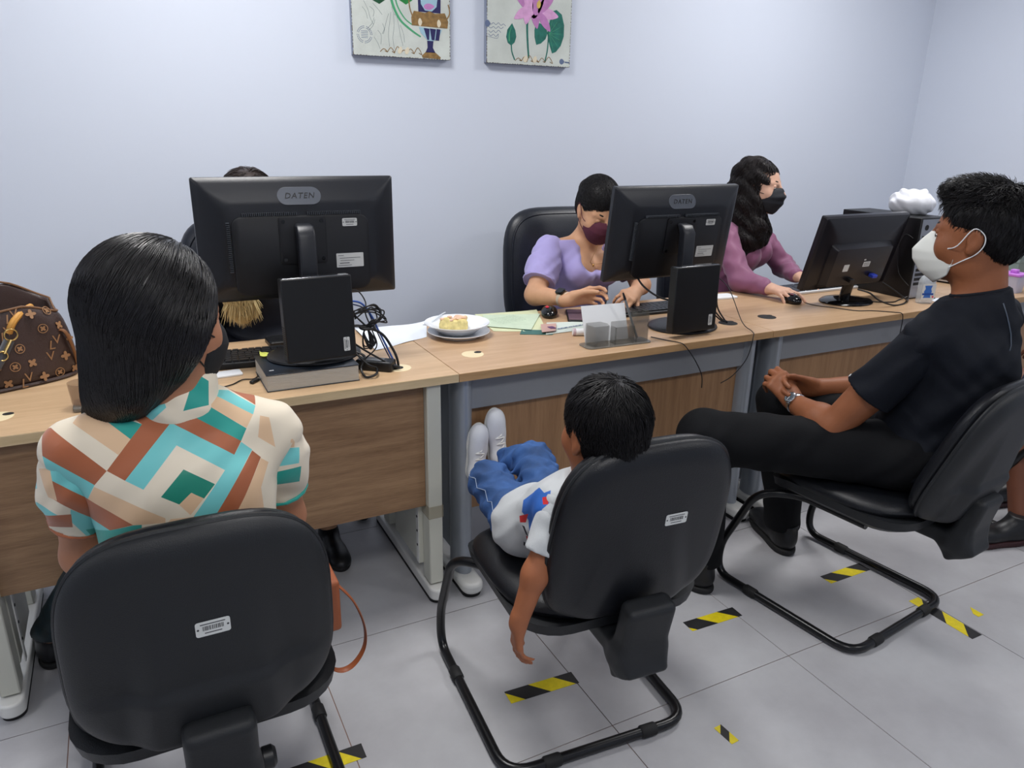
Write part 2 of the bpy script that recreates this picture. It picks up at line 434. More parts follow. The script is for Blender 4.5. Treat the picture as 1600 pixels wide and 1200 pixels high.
# --- first desk: off-white legs, level-grain modesty panel
d1=thing('desk','maple desk on off-white metal legs, in front of the woman in the patterned blouse','desk',(.17,2.19,0))
def loc_child(root):
    for c in root.children:
        c.matrix_parent_inverse=Matrix.Translation(root.location).inverted()
top(-.462,.803,DF,M_maple,M_maple_edge,d1)
obj('modesty_panel',bbox(-.385,.706,1.925,1.943,.32,.713),M_panel_h,d1,bevel=.0008)
def leg_offwhite(x,s):   # s=+1: inner side faces -x
    bm=bmesh.new()
    box(bm,x-.022,x+.022,1.9,1.962,.055,.712)                       # front column
    L=obj('leg',bm,M_offwhite,d1,bevel=.004)
    bm=bmesh.new(); box(bm,x-.014-s*.02,x+.004-s*.02,1.962,2.2,.1,.7)
    obj('cable_panel',bm,M_offwhite,L,bevel=.002)
    bm=bmesh.new(); box(bm,x-s*.034-.0015,x-s*.034+.0015,1.964,1.984,.1,.68)
    for k in range(4): box(bm,x-s*.034-.003,x-s*.034+.003,1.97,1.977,.16+.05*k,.166+.05*k,mi=1)
    obj('punched_strip',bm,[M_cap,M_rubber],L)
    # shoe-like foot with rounded ends
    bm=bmesh.new(); pl=rrect(.058,.62,.028,6,x,2.175)
    prism(bm,pl,.012,.05); f=obj('foot',bm,M_cap,L,bevel=.006,seg=3)
    obj('glide',prismb(rrect(.054,.6,.026,6,x,2.175),.0,.012),M_rubber,L)
    bm=bmesh.new(); box(bm,x-.02,x+.02,2.32,2.38,.05,.712); obj('rear_column',bm,M_offwhite,L,bevel=.004)
    bm=bmesh.new(); box(bm,x-.02,x+.02,1.95,2.45,.694,.7135); obj('top_bracket',bm,M_offwhite,L)
leg_offwhite(.729,1); leg_offwhite(-.405,-1)
# clear packing tape wrapped round the right leg
obj('tape_wrap',bbox(.7055,.7525,1.8985,1.9635,.285,.325),mat('clear_tape',S(190,178,150),rough=.2,trans=.5,alpha=.5),d1)
grommet(.665,2.012,DZ,M_cream,d1,(-.008,0,.02)); grommet(-.33,2.03,DZ,M_cream,d1)
# --- second and third desks: silver tube legs, grey beam, upright-grain panel
def desk_silver(x0,x1,xl,xr,label,front=DF,gro=((.92,2.055),(1.95,2.045)),gm=M_cream):
    t=thing('desk',label,'desk',((x0+x1)/2,2.19,0))
    top(x0,x1,front,M_beech,M_beech_edge,t)
    obj('beam',bbox(xl+.02,xr-.02,1.935,1.955,.607,.7135),M_grey,t,bevel=.001)
    obj('modesty_panel',bbox(xl+.02,xr-.02,1.955,1.973,.262,.6),M_panel_v,t,bevel=.0008)
    obj('shadow_gap_rail',bbox(xl+.02,xr-.02,1.958,1.97,.6,.607),M_rubber,t)
    for x in (xl,xr):
        bm=bmesh.new(); prism(bm,circ(1,20,x,1.962,.031,.05) if False else [(x+.031*math.cos(2*PI*k/20),1.965+.052*math.sin(2*PI*k/20)) for k in range(20)],.05,.7135)
        L=obj('leg',bm,M_silver,t)
        bm=bmesh.new(); prism(bm,[(x+.026*math.cos(2*PI*k/20),2.35+.04*math.sin(2*PI*k/20)) for k in range(20)],.05,.7135); obj('rear_column',bm,M_silver,L)
        obj('side_sheet',bbox(x-.004,x+.004,2.012,2.315,.08,.7),M_silver,L)
        obj('foot',prismb(rrect(.07,.64,.034,7,x,2.165),.012,.05),M_silver if False else M_cap,L,bevel=.012,seg=3)
        obj('glide',prismb(rrect(.062,.62,.03,6,x,2.165),0,.012),M_rubber,L)
    for gx,gy in gro: grommet(gx,gy,DZ,gm,t)
    return t
d2=desk_silver(.803,2.028,.838,1.966,'beech desk with grey beam and silver legs, the one the boy rests his feet on',gro=((.92,2.055),))
grommet(1.955,2.045,DZ,M_rubber,d2)
d3=desk_silver(2.028,3.25,2.098,3.19,'beech desk with grey beam behind the man in black, at right',gro=((2.165,2.06),(3.1,2.05)),gm=M_rubber)
d4=desk_silver(3.252,4.40,3.32,4.34,'beech desk at the far right edge, holding the lilac-lidded tub',gro=((3.4,2.06),),gm=M_rubber)
for t in (d1,d2,d3,d4): loc_child(t)
# ------------------------------------------------------------------ visitor chair (sled frame), origin on the floor under the seat centre, facing +y
def pad_surface(W,H,T,front_bulge,back_fn,n=3.4,taper=.1,rings=9,seg=48,drop=0):
    """closed pad in local u (x), v (z); returns bm. front = +y, back = -y"""
    bm=bmesh.new()
    def outline(a,s):
        c,sn=math.cos(a),math.sin(a); x=abs(c)**(2/n)*(1 if c>=0 else -1)*W/2; z=abs(sn)**(2/n)*(1 if sn>=0 else -1)*H/2
        x*=1-taper*(z/H+.1)-.10*max(0,(z/H))**2
        return x*s,z*s
    def ringv(s,y): return [bm.verts.new((outline(2*PI*k/seg,s)[0],y(outline(2*PI*k/seg,s)),outline(2*PI*k/seg,s)[1])) for k in range(seg)]
    R=[]
    ss=[.0,.3,.55,.75,.88,.95,.985,1.0]
    cf=bm.verts.new((0,T/2+front_bulge,0))
    for s in ss[1:]:
        e=max(0,1-((s-.75)/.25)**2)**.5 if s>.75 else 1
        R.append(ringv(s,lambda p,s=s,e=e: T/2*e+front_bulge*(1-s*s)))
    for s in ss[:0:-1]:
        e=max(0,1-((s-.75)/.25)**2)**.5 if s>.75 else 1
        if s==1.0: continue
        R.append(ringv(s,lambda p,s=s,e=e: -T/2*e-back_fn(p[0],p[1])*(1 if s<.9 else (.4 if s<.97 else .1))))
    cb=bm.verts.new((0,-T/2-back_fn(0,0),0))
    for k in range(seg): bm.faces.new((cf,R[0][k],R[0][(k+1)%seg])); bm.faces.new((cb,R[-1][(k+1)%seg],R[-1][k]))
    for A,B in zip(R,R[1:]):
        for k in range(seg): bm.faces.new((A[k],B[k],B[(k+1)%seg],A[(k+1)%seg]))
    return bm
def sstep(a,b,x):
    t=min(1,max(0,(x-a)/(b-a))); return t*t*(3-2*t)
def shell_mesh(W,H,T,style):
    """rear shell: dense grid disc with relief; style 'ridge' or 'smooth'"""
    bm=bmesh.new(); n=3.6; seg=128; rings=40; taper=.08
    def relief(x,z):
        zz=z/H
        if style=='ridge':
            hw=.055+.10*max(0,.2-zz)*0+.03*sstep(.3,-.35,zz)   # half width of the spine
            r=.024*sstep(hw+.05,hw,abs(x))*sstep(.32,-.2,zz)
            lz=-.14-.25*max(0,abs(x)-.07)
            r+=.010*sstep(lz+.022,lz-.022,zz)*sstep(.2,.13,abs(x))
            return r
        hw=.05+.05*sstep(.1,-.5,zz)
        return .012*sstep(hw+.045,hw-.01,abs(x))*sstep(.25,-.25,zz)
    def pt(a,s,y0):
        c,sn=math.cos(a),math.sin(a); x=abs(c)**(2/n)*(1 if c>=0 else -1)*W/2; z=abs(sn)**(2/n)*(1 if sn>=0 else -1)*H/2
        x*=1-taper*(z/H+.1)-.10*max(0,(z/H))**2
        return x*s,z*s
    R=[]
    for i in range(1,rings+1):
        s=1-(1-i/rings)**1.6; e=math.sqrt(max(0,1-(max(0,s-.8)/.2)**2)); ring=[]
        for k in range(seg):
            x,z=pt(2*PI*k/seg,s,0); ring.append(bm.verts.new((x,-(T*e)-relief(x,z)*e-.012*(1-s*s),z)))
        R.append(ring)
    c=bm.verts.new((0,-T-relief(0,0)-.012,0))
    for k in range(seg): bm.faces.new((c,R[0][(k+1)%seg],R[0][k]))
    for A,B in zip(R,R[1:]):
        for k in range(seg): bm.faces.new((A[k],A[(k+1)%seg],B[(k+1)%seg],B[k]))
    f=[bm.verts.new((v.co.x*.96,.004,v.co.z*.96)) for v in R[-1]]
    for k in range(seg): bm.faces.new((R[-1][k],R[-1][(k+1)%seg],f[(k+1)%seg],f[k]))
    bm.faces.new(f)
    return bm
def barcode(parent,M,w,h):
    """asset sticker: white plate with grey bars; local x right, y up, z out"""
    bm=bmesh.new(); prism(bm,rrect(w,h,min(w,h)*.15,4),0,.0006,M)
    s=obj('asset_sticker',bm,M_label,parent,smooth=False)
    bm=bmesh.new(); rr=random.Random(3); x=-w*.30
    while x<w*.30:
        ww=rr.choice((.0006,.0010,.0014))*w/.05; box(bm,x,x+ww,-h*.12,h*.18,.0006,.0008,M); x+=ww+rr.choice((.0007,.0012))*w/.05
    box(bm,-w*.36,w*.36,h*.28,h*.34,.0006,.0008,M); box(bm,-w*.25,w*.25,-h*.32,-h*.26,.0006,.0008,M)
    for sx in (-1,1): prism(bm,circ(h*.07,8,sx*w*.43,0),.0006,.0008,M)
    obj('barcode',bm,M_ink,s,smooth=False); return s
def visitor_chair(label,loc,rz,style='ridge',sticker=(.0,.05),lean=12,zc=.648):
    t=thing('visitor_chair',label,'chair',loc,rad(rz))
    # back: pivot at (0,-.245,.44), leaning back
    lean=rad(lean); Bz=Matrix.Translation((0,-.258-.2*(math.sin(lean)-.208),zc))@Matrix.Rotation(lean,4,'X')
    bm=pad_surface(.398,.415,.05,.016,lambda x,z:0,n=3.6,taper=.08); bm.transform(Bz@Matrix.Translation((0,.022,0))); b=obj('backrest',bm,M_vinyl,t)
    bm=shell_mesh(.404,.425,.026,style); bm.transform(Bz); s=obj('back_shell',bm,M_shell if style=='ridge' else M_vinyl,t,angle=35)
    rim=[ ]
    for k in range(64):
        a=2*PI*k/64; c,sn=math.cos(a),math.sin(a); x=abs(c)**(2/3.6)*(1 if c>=0 else -1)*.2015; z=abs(sn)**(2/3.6)*(1 if sn>=0 else -1)*.2115
        x*=1-.08*(z/.425+.1)-.10*max(0,(z/.425))**2; rim.append(Bz@V((x,.004,z)))
    obj('rim_piping',tubeb(rim,.0045,6,closed=True),M_shell,b)
    Bi=Bz.inverted(); from_=Bz@V((sticker[0],-.3,sticker[1])); dr=(Bz.to_3x3()@V((0,1,0)))
    ok,hit,nn,_=s.ray_cast(from_,dr)
    barcode(s,frame_mat(hit+nn*.0006,(1,0,0),(Bz.to_3x3()@V((0,0,1)))-nn*nn.dot(Bz.to_3x3()@V((0,0,1)))),.05,.026)
    # seat
    bm=pad_surface(.46,.46,.06,.012,lambda x,z:0,n=3.2,taper=-.06); 
    S_=Matrix.Translation((0,0,.44))@Matrix(((1,0,0),(0,0,1),(0,1,0))).to_4x4()
    bm.transform(S_)
    for v in bm.verts:       # waterfall front edge, raised rear
        yy=v.co.y; v.co.z+= -.035*sstep(.12,.25,yy) +.012*sstep(-.1,-.23,yy)
    obj('seat',bm,M_vinyl,t)
    So=Solid(); So.rbox((0,-.01,.395),(.2,.2,.022),rd=.02)
    bm=bmesh.new(); pts=[(-.2,.2,.40),(.2,.2,.40)]
    # underside pan: lofted rounded rectangles
    rr=[]
    for (w,l,z,r_,cy) in ((.455,.455,.432,.1,0),(.445,.445,.405,.1,0),(.36,.34,.375,.08,-.01),(.3,.28,.366,.06,-.01)):
        rr.append([bm.verts.new((x,y,z-.03*sstep(.12,.25,y))) for x,y in rrect(w,l,r_,6,0,cy)])
    for A,B in zip(rr,rr[1:]):
        for k in range(len(A)): bm.faces.new((A[k],A[(k+1)%len(A)],B[(k+1)%len(A)],B[k]))
    bm.faces.new(rr[-1]); bm.faces.new(rr[0][::-1])
    obj('seat_pan',bm,M_shell,t)
    # back support: bent column cover from under the seat up into the shell
    So=Solid(); So.rbox((0,-.225,.375),(.052,.09,.026),rd=.014); So.rbox((0,-.296,.425),(.056,.026,.09),Matrix.Rotation(rad(12),3,'X'),rd=.016,k=.03); So.rbox((0,-.285,.352),(.050,.042,.030),Matrix.Rotation(rad(-32),3,'X'),rd=.010,k=.015)
    sobj('back_support',So,.004,M_shell,t)
    obj('height_knob',latheb([(0,.0),(.016,0),(.02,.004),(.02,.02),(.014,.026),(0,.026)],16,Matrix.Translation((.06,-.26,.36))@Matrix.Rotation(PI/2,4,'Y')),M_black,t)
    # frame
    for_s=[]
    z0=.0165; hx=.245
    pts=[(-.17,-.1,.372),(-.17,.12,.372),(-hx,.215,.362),(-hx,.33,.12),(-hx,.325,z0),(-hx,-.17,z0),(hx,-.17,z0),(hx,.325,z0),(hx,.33,.12),(hx,.215,.362),(.17,.12,.372),(.17,-.1,.372)]
    p=fillet_path(pts,[0,.05,.06,.08,.09,.07,.07,.09,.08,.06,.05,0],7)
    obj('frame',tubeb(p,.0125,12),M_tube,t)
    for px,py,dx,dy in ((-hx,.19,0,1),(hx,.19,0,1),(-.13,-.17,1,0),(.13,-.17,1,0)):
        q=V((px,py,z0)); d=V((dx,dy,0))*.022
        obj('glide',tubeb([q-d,q-d*.8,q+d*.8,q+d],[.0135,.0160,.0160,.0135],12),M_rubber,t)
    return t
CH_A=visitor_chair('black padded sled chair nearest the camera at lower left, patterned-blouse woman sits on it',(.03,1.365,0),0,sticker=(.01,.05))
CH_B=visitor_chair('black padded sled chair in the middle, the small boy sits on it',(.868,1.325,0),-4.5,'smooth',(.05,.05))
CH_C=visitor_chair('black padded sled chair at right, the man in black sits on it',(1.905,1.32,0),7,'ridge',(.12,.08),lean=19,zc=.632)
CH_D=visitor_chair('black padded sled chair at the right edge, mostly out of the picture',(3.07,1.16,0),4,'ridge')

# ------------------------------------------------------------------ high-back office chairs behind the desks
def office_chair(label,x,y,rz,zt=1.08,W=.52,zb=.52):
    t=thing('office_chair',label,'chair',(x,y,0),rad(rz))
    H=zt-zb; B=Matrix.Translation((0,-.02,(zt+zb)/2))@Matrix.Rotation(rad(4),4,'X')
    bm=pad_surface(W,H,.075,.03,lambda x,z:.02,n=4.2,taper=.0); bm.transform(B)
    b=obj('backrest',bm,M_leather,t)
    rim=[]
    for k in range(64):
        a=2*PI*k/64; c,sn=math.cos(a),math.sin(a); xx=abs(c)**(2/4.2)*(1 if c>=0 else -1)*W/2*.90; z=abs(sn)**(2/4.2)*(1 if sn>=0 else -1)*H/2*.90
        xx*=1-.10*max(0,(z/H))**2; rim.append(B@V((xx,.030+.03*(1-.81),z)))
    obj('seam_piping',tubeb(rim,.005,6,closed=True),M_leather,b)
    bm=pad_surface(.5,.48,.09,.02,lambda x,z:0,n=3.6,taper=0); bm.transform(Matrix.Translation((0,.27,.47))@Matrix(((1,0,0),(0,0,1),(0,1,0))).to_4x4()); obj('seat',bm,M_leather,t)
    obj('back_bar',tubeb(fillet_path([(0,.2,.41),(0,-.07,.41),(0,-.08,.62)],.05),.02,10,flat=(1.6,.6)),M_black,t)
    obj('gas_column',latheb([(0,.1),(.035,.1),(.035,.24),(.026,.26),(.026,.42),(0,.42)],20,Matrix.Translation((0,.25,0))),M_black,t)
    for k in range(5):
        a=2*PI*k/5+.3; d=V((math.cos(a),math.sin(a),0)); c=V((0,.25,0))
        L=obj('base_leg',tubeb([c+V((0,0,.12)),c+d*.15+V((0,0,.105)),c+d*.29+V((0,0,.08))],[.03,.024,.017],8),M_black,t)
        q=c+d*.285; n=V((-d.y,d.x,0))
        bm=bmesh.new()
        for s in (-1,1): lathe(bm,[(0,-.009),(.022,-.009),(.027,-.006),(.027,.006),(.022,.009),(0,.009)],16,frame_mat(q+n*s*.016+V((0,0,.0275)),(0,0,1),d) )
        obj('caster',bm,M_rubber,L)
    return t
office_chair('black high-back leather chair behind the lilac-top woman',1.745,2.93,177,1.085,.54)
office_chair('black leather chair behind the left monitor, against the wall',.42,2.86,176,1.10,.54)
office_chair('black leather chair of the woman in the mauve blouse, almost hidden',2.62,2.96,166,.86,.48,.5)
# ------------------------------------------------------------------ monitors
M_mon=mat('monitor_plastic',S(25,27,33),rough=.34,bump=.12,bscale=1200)
M_mon2=mat('monitor_inner',S(20,21,25),rough=.42,bump=.12,bscale=1200)
M_screen=mat('screen_glass',S(40,60,90),rough=.2,emit=.25)
M_logo=mat('logo_badge',S(80,84,92),rough=.25)
M_logotext=mat('logo_text',S(14,14,16),rough=.4)
def rect_loft(rs,cap_last=True):
    """rs: list of (w,h,r,y,cz)"""
    bm=bmesh.new(); R=[]
    for w_,h_,r_,y_,cz in rs: R.append([bm.verts.new((x,y_,z)) for x,z in rrect(w_,h_,r_,5,0,cz)])
    for A,B in zip(R,R[1:]):
        for k in range(len(A)): bm.faces.new((A[k],A[(k+1)%len(A)],B[(k+1)%len(B)],B[k]))
    bm.faces.new(R[0][::-1]); 
    if cap_last: bm.faces.new(R[-1])
    return bm
def monitor_big(label,C,yaw,tilt,base,base_z,neck_w=.048):
    """thin 24in monitor seen from behind; C = panel centre"""
    root=thing('monitor',label,'monitor',(base[0],base[1],base_z))
    Mw=Matrix.Translation(V(C)-V((base[0],base[1],base_z)))@Matrix.Rotation(rad(yaw),4,'Z')@Matrix.Rotation(rad(-tilt),4,'X')
    def T(bm): bm.transform(Mw); return bm
    h=obj('housing',T(rect_loft([(.545,.335,.006,.012,0),(.545,.335,.006,-.004,0),(.538,.328,.006,-.009,0),(.515,.305,.01,-.017,0),(.47,.262,.02,-.029,-.004),(.43,.235,.03,-.037,-.008),(.405,.222,.03,-.0405,-.012)])),M_mon,root,angle=28)
    obj('screen',T(bbox(-.262,.262,.0121,.0135,-.150,.158)),M_screen,root)
    obj('inner_panel',T(rect_loft([(.372,.214,.028,-.036,-.040),(.372,.214,.028,-.0465,-.040),(.364,.206,.026,-.0485,-.040)])),M_mon2,h,angle=30)
    bm=bmesh.new()                                     # vent slots round the panel's top and left
    for k in range(62):
        x=-.155+k*.0052
        if abs(x)<.014: continue
        box(bm,x-.0012,x+.0012,-.0520,-.0405,.0685,.0765)
    for k in range(26):
        z=.052-k*.0052; box(bm,-.1985,-.190,-.0510,-.036,z-.0013,z+.0013)
    v_=obj('vent_slots',T(bm),mat('vent_grey',S(58,62,68),rough=.4),h,smooth=False); v_['kind']='stuff'
    FB=Mw@frame_mat((0,-.0325,.118),(1,0,0),(0,.38,.925))
    lg=obj('logo_badge',prismb(rrect(.118,.05,.0248,7),-.004,.0016,FB),M_logo,h,bevel=.0006)
    text_obj('logo_text','DATEN',.0225,M_logotext,lg,FB@Matrix.Translation((0,0,.0018)),font_shear=.25,space=1.15)
    pl=obj('mounting_plate',T(rect_loft([(.128,.13,.008,-.048,.0),(.128,.13,.008,-.0525,.0),(.122,.124,.008,-.0535,.0)])),M_mon2,h,angle=30)
    bm=bmesh.new()
    for sx in (-1,1):
        for sz in (-1,1): lathe(bm,[(0,0),(.0055,0),(.0055,-.003),(.003,-.003),(.003,-.001),(0,-.001)],10,frame_mat((sx*.052,-.0540,sz*.052),(1,0,0),(0,0,1)))
    obj('screws',T(bm),M_blackg,pl)
    s=barcode(h,Mw@frame_mat((.132,-.0488,.045),(1,0,0),(0,0,1)),.042,.022)
    st=obj('rating_label',T(prismb(rrect(.078,.04,.002,2),0,.0006,frame_mat((.128,-.0486,-.062),(1,0,0),(0,0,1)))),M_label,h,smooth=False)
    bm=bmesh.new(); F=frame_mat((.128,-.0486,-.062),(1,0,0),(0,0,1))
    for k,(a,b) in enumerate(((-.034,-.018),(-.03,.03),(-.028,.012),(-.03,-.002),(-.034,.004))): box(bm,a,b,.014-.007*k-(.0012 if k!=3 else .002),.014-.007*k,.0006,.0008,F)
    obj('label_print',bm and T(bm),M_ink,st,smooth=False)
    # neck and base (upright)
    top_=Mw@V((0,-.05,.035)); n0=V((top_.x,top_.y,top_.z)); b0=V((n0.x,-.02 if False else n0.y-.03,.012))
    bm=bmesh.new(); R=[]
    for p,w_,d_ in ((n0+V((0,.0,.012)),neck_w*.7,.02),(n0+V((0,-.022,.006)),neck_w,.03),(n0+V((0,-.036,-.02)),neck_w,.036),(n0+V((0,-.038,-.16)),neck_w*.98,.036),(V((n0.x,n0.y-.034,.01)),neck_w*1.05,.05)):
        R.append([bm.verts.new((p.x+x,p.y+y_,p.z)) for x,y_ in rrect(w_,d_,.006,3)])
    for A,B in zip(R,R[1:]):
        for k in range(len(A)): bm.faces.new((A[k],A[(k+1)%len(A)],B[(k+1)%len(B)],B[k]))
    bm.faces.new(R[0][::-1]); bm.faces.new(R[-1])
    obj('neck',bm,M_mon,root,angle=50)
    bm=bmesh.new(); lathe(bm,[(0,.0),(.128,0),(.132,.003),(.130,.008),(.118,.0125),(.06,.015),(0,.015)],40,None,1,.86)
    for v in bm.verts: v.co.x+=n0.x
    obj('stand_base',bm,M_black,root)
    return root,Mw
mon1,_=monitor_big('large black monitor seen from behind on the thick book, left desk',(.439,2.176,1.108),-1.2,0,(.445,2.085),.788)
mon2,_=monitor_big('large black monitor seen from behind on the middle desk, beside the lilac-top woman',(1.76,2.178,1.066),-.1,-8,(1.745,2.07),.74)

def mini_pc(label,C,yaw,tilt,w=.188,h=.222,d=.036):
    root=thing('mini_computer',label,'computer',C,rad(yaw),rx=rad(-tilt))
    h0=obj('case',bbox(-w/2,w/2,-d/2,d/2,-h/2,h/2),M_blackc,root,bevel=.0035)
    bm=bmesh.new()
    for k in range(14): box(bm,-w/2-.0006,-w/2+.0006,-.012,.012,-h*.4+k*.0055,-h*.4+k*.0055+.0026)
    obj('side_vents',bm,M_rubber,h0,smooth=False)
    obj('top_trim',bbox(-w/2+.006,w/2-.006,-d/2+.004,d/2-.004,h/2-.0002,h/2+.0012),M_chrome,h0,bevel=.0006)
    barcode(root,frame_mat((w*.36,-d/2-.0002,-h*.34),(0,0,1),(-1,0,0)),.038,.017)
    return root
M_blackc=mat('black_case',S(15,16,18),rough=.42,bump=.1,bscale=900)
mini_pc('flat black mini computer behind the left monitor\'s stand, above the thick book',(.43,1.972,.922),3,4)
mini_pc('flat black mini computer behind the middle monitor\'s stand',(1.702,1.958,.872),1,1,.19,.226)

# thick book with dark cover under the first monitor
t=thing('thick_book','thick book with dark cover and pale page edges under the left monitor','book',(.405,2.05,.74))
def ch(name,bm,m,t_,**k):
    o=obj(name,bm,m,t_,**k); o.matrix_parent_inverse=Matrix.Translation(t_.location).inverted(); return o
M_pages=mat('book_pages',S(196,192,182),rough=.8,bump=.9,bscale=30,stretch=(1,1,40))
M_cover=mat('book_cover',S(34,42,52),rough=.3,coat=.3)
ch('page_block',bbox(.281,.526,1.948,2.135,.7425,.7845),M_pages,t)
ch('cover',bbox(.279,.528,1.946,2.137,.7845,.7873),M_cover,t,bevel=.0006)
ch('back_cover',bbox(.279,.528,1.946,2.137,.74,.7425),M_cover,t,bevel=.0006)
ch('cover_mark',prismb(rrect(.012,.003,.001,2,.3,1.985),.7873,.7876),M_white,t,smooth=False)

# ------------------------------------------------------------------ keyboards and mice
M_key=mat('key_black',S(30,32,36),rough=.4)
M_keyg=mat('key_grey',S(70,78,88),rough=.45)
def keyboard(label,loc,rz,body,keym,L=.44,W=.145,base_h=.012):
    t=thing('keyboard',label,'keyboard',loc,rad(rz))
    bm=bmesh.new(); prism(bm,rrect(L,W,.012,4),0,base_h); b=obj('base',bm,body,t,bevel=.003)
    bm=bmesh.new()
    rr=random.Random(1)
    for r in range(6):
        y=W/2-.018-r*.0212; x=-L/2+.012
        while x<L/2-.02:
            w_=.0165
            if r==5 and -.10<x<-.02: w_=.10
            elif rr.random()<.08: w_=.026
            if r==0: y0=y+.002
            box(bm,x,x+w_,y-.0085,y+.0085,base_h,base_h+.005); x+=w_+.0028
            if abs(x-L*.16)<.008 or abs(x-L*.29)<.008: x+=.008
    k=obj('keys',bm,keym,t,bevel=0,smooth=False); k['kind']='stuff'
    return t
keyboard('black keyboard on the left desk, in front of the left monitor\'s screen',(.33,2.255,.74),175,M_black,M_key,base_h=.019)
keyboard('black keyboard on the middle desk, behind the middle mini computer',(1.86,2.33,.74),178,M_black,M_key)
keyboard('pale keyboard with dark grey keys under the far woman\'s hand',(2.78,2.385,.74),180,M_white,M_keyg)
def mouse(label,loc,rz,accent=None):
    t=thing('mouse',label,'mouse',loc,rad(rz))
    So=Solid(); So.ell((0,0,.012),(.031,.052,.024),k=.006); So.ell((0,-.012,.017),(.028,.034,.021),k=.01)
    sobj('shell',So,.0022,M_blackg if accent else M_black,t,cuts=[((0,0,.0008),(0,0,-1))])
    obj('wheel',latheb([(0,-.004),(.009,-.004),(.011,-.002),(.011,.002),(.009,.004),(0,.004)],16,Matrix.Translation((0,.030,.0265))@Matrix.Rotation(PI/2,4,'Y')),M_rubber,t)
    if accent:
        obj('red_inlay',prismb(circ(.0075,16,0,0,1,1.5),0,.002,Matrix.Translation((.008,.005,.0362))@Matrix.Rotation(rad(-4),4,'X')),accent,t)
    return t
M_red=mat('red_plastic',S(205,40,70),rough=.3)
mouse('black mouse with red inlay on the middle desk beside the green papers',(1.392,2.40,.74),150,M_red)
mouse('black wired mouse under the far woman\'s right hand',(2.455,2.21,.74),165,mat('dark_red',S(96,16,38),rough=.3))

def paper(name,label,cat,poly,z,m,th=.0005,group=None,curl=0,parts=None):
    cx=sum(p[0] for p in poly)/len(poly); cy=sum(p[1] for p in poly)/len(poly)
    t=thing(name,label,cat,(cx,cy,z),0,group)
    bm=bmesh.new(); loc=[(p[0]-cx,p[1]-cy) for p in poly]
    if len(loc)==4:
        n=14; rows=[]
        a,b,c,d=[V((*p,0)) for p in loc]
        for i in range(n+1):
            row=[]
            for j in range(n+1):
                p=a.lerp(b,i/n).lerp(d.lerp(c,i/n),j/n)
                u,v=i/n-.5,j/n-.5; hz=curl*((2*u)**4*(.5+v)+ .35*math.sin(5*u+4*v)**2)
                row.append(V((p.x,p.y,hz+.0004)))
            rows.append(row)
        tv=[[bm.verts.new(p+V((0,0,th))) for p in r] for r in rows]; bv=[[bm.verts.new(p) for p in r] for r in rows]
        for i in range(n):
            for j in range(n):
                bm.faces.new((tv[i][j],tv[i+1][j],tv[i+1][j+1],tv[i][j+1])); bm.faces.new((bv[i][j],bv[i][j+1],bv[i+1][j+1],bv[i+1][j]))
        edge=[(i,0) for i in range(n)]+[(n,j) for j in range(n)]+[(n-i,n) for i in range(n)]+[(0,n-j) for j in range(n)]
        for k in range(len(edge)):
            (i,j),(p,q)=edge[k],edge[(k+1)%len(edge)]; bm.faces.new((bv[i][j],bv[p][q],tv[p][q],tv[i][j]))
    else: prism(bm,loc,0,th)
    obj('sheet',bm,m,t); return t
M_paper=mat('paper_white',S(226,232,240),rough=.7)
M_paperg=mat('paper_green',S(196,212,188),rough=.7,var=.06,vscale=25)
M_papery=mat('paper_yellowgreen',S(208,214,176),rough=.7)
M_teal=mat('paper_teal',S(66,110,104),rough=.6)
paper('paper_sheet','curved white sheet of paper between the cables and the plates','paper',[(.655,2.21),(.86,2.30),(.93,2.485),(.665,2.485)],.74,M_paper,curl=.006)
def lines(t,x0,x1,y0,y1,n,z,m,wd=.0012,rz=0):
    bm=bmesh.new(); rr=random.Random(n); R=Matrix.Rotation(rad(rz),4,'Z')
    for k in range(n):
        y=y0+(y1-y0)*k/max(1,n-1); x=x0
        while x<x1-.004:
            l=rr.uniform(.006,.02); box(bm,x,min(x+l,x1),y,y+wd,z,z+.0002,R); x+=l+.004
    return obj('printed_lines',bm,m,t,smooth=False)
pp=[paper('document','pale green certificate sheet under the other papers, left of the black mouse','paper',[(1.075,2.44),(1.30,2.255),(1.40,2.50),(1.15,2.535)] if False else [(1.10,2.28),(1.27,2.20),(1.395,2.505),(1.14,2.53)],.74,M_papery,curl=.0015),
    paper('document','mint green form lying on the yellowish certificate','paper',[(1.10,2.34),(1.225,2.235),(1.37,2.43),(1.16,2.50)],.7435,M_paperg,curl=.001),
    paper('document','teal-edged paper slip under the front of the green papers','paper',[(1.165,2.205),(1.265,2.155),(1.31,2.20),(1.20,2.26)],.7405,M_teal),
    paper('document','whitish green paper with blue print, front right of the papers','paper',[(1.245,2.165),(1.41,2.17),(1.47,2.27),(1.33,2.31)],.7412,mat('paper_pale',S(206,216,208),rough=.7))]
lines(pp[1],-.06,.06,-.03,.05,7,.0048,mat('ink_green',S(150,176,156),rough=.7),rz=12)
lines(pp[3],-.05,.07,-.02,-.015,2,.0036,mat('ink_blue',S(96,116,150),rough=.7),.004,8)
t=paper('identity_card','small pinkish card with purple patch on top of the green papers','card',[(1.235,2.175),(1.29,2.175),(1.345,2.265),(1.285,2.275)],.7475,mat('card_pink',S(196,160,150),rough=.4),th=.0008)
obj('purple_patch',prismb(rrect(.022,.03,.003,3,.008,-.008),.0022,.0026),mat('patch_purple',S(96,62,110),rough=.4),t,smooth=False)
t=thing('tablet','flat brown-grey tablet lying on the desk by the wristwatch','tablet',(1.50,2.345,.74),rad(-28)); 
obj('body',prismb(rrect(.11,.18,.01,4),0,.008),M_black,t,bevel=.002); obj('screen',prismb(rrect(.1,.165,.006,3),.008,.0084),mat('tablet_glass',S(120,96,104),rough=.1),t)
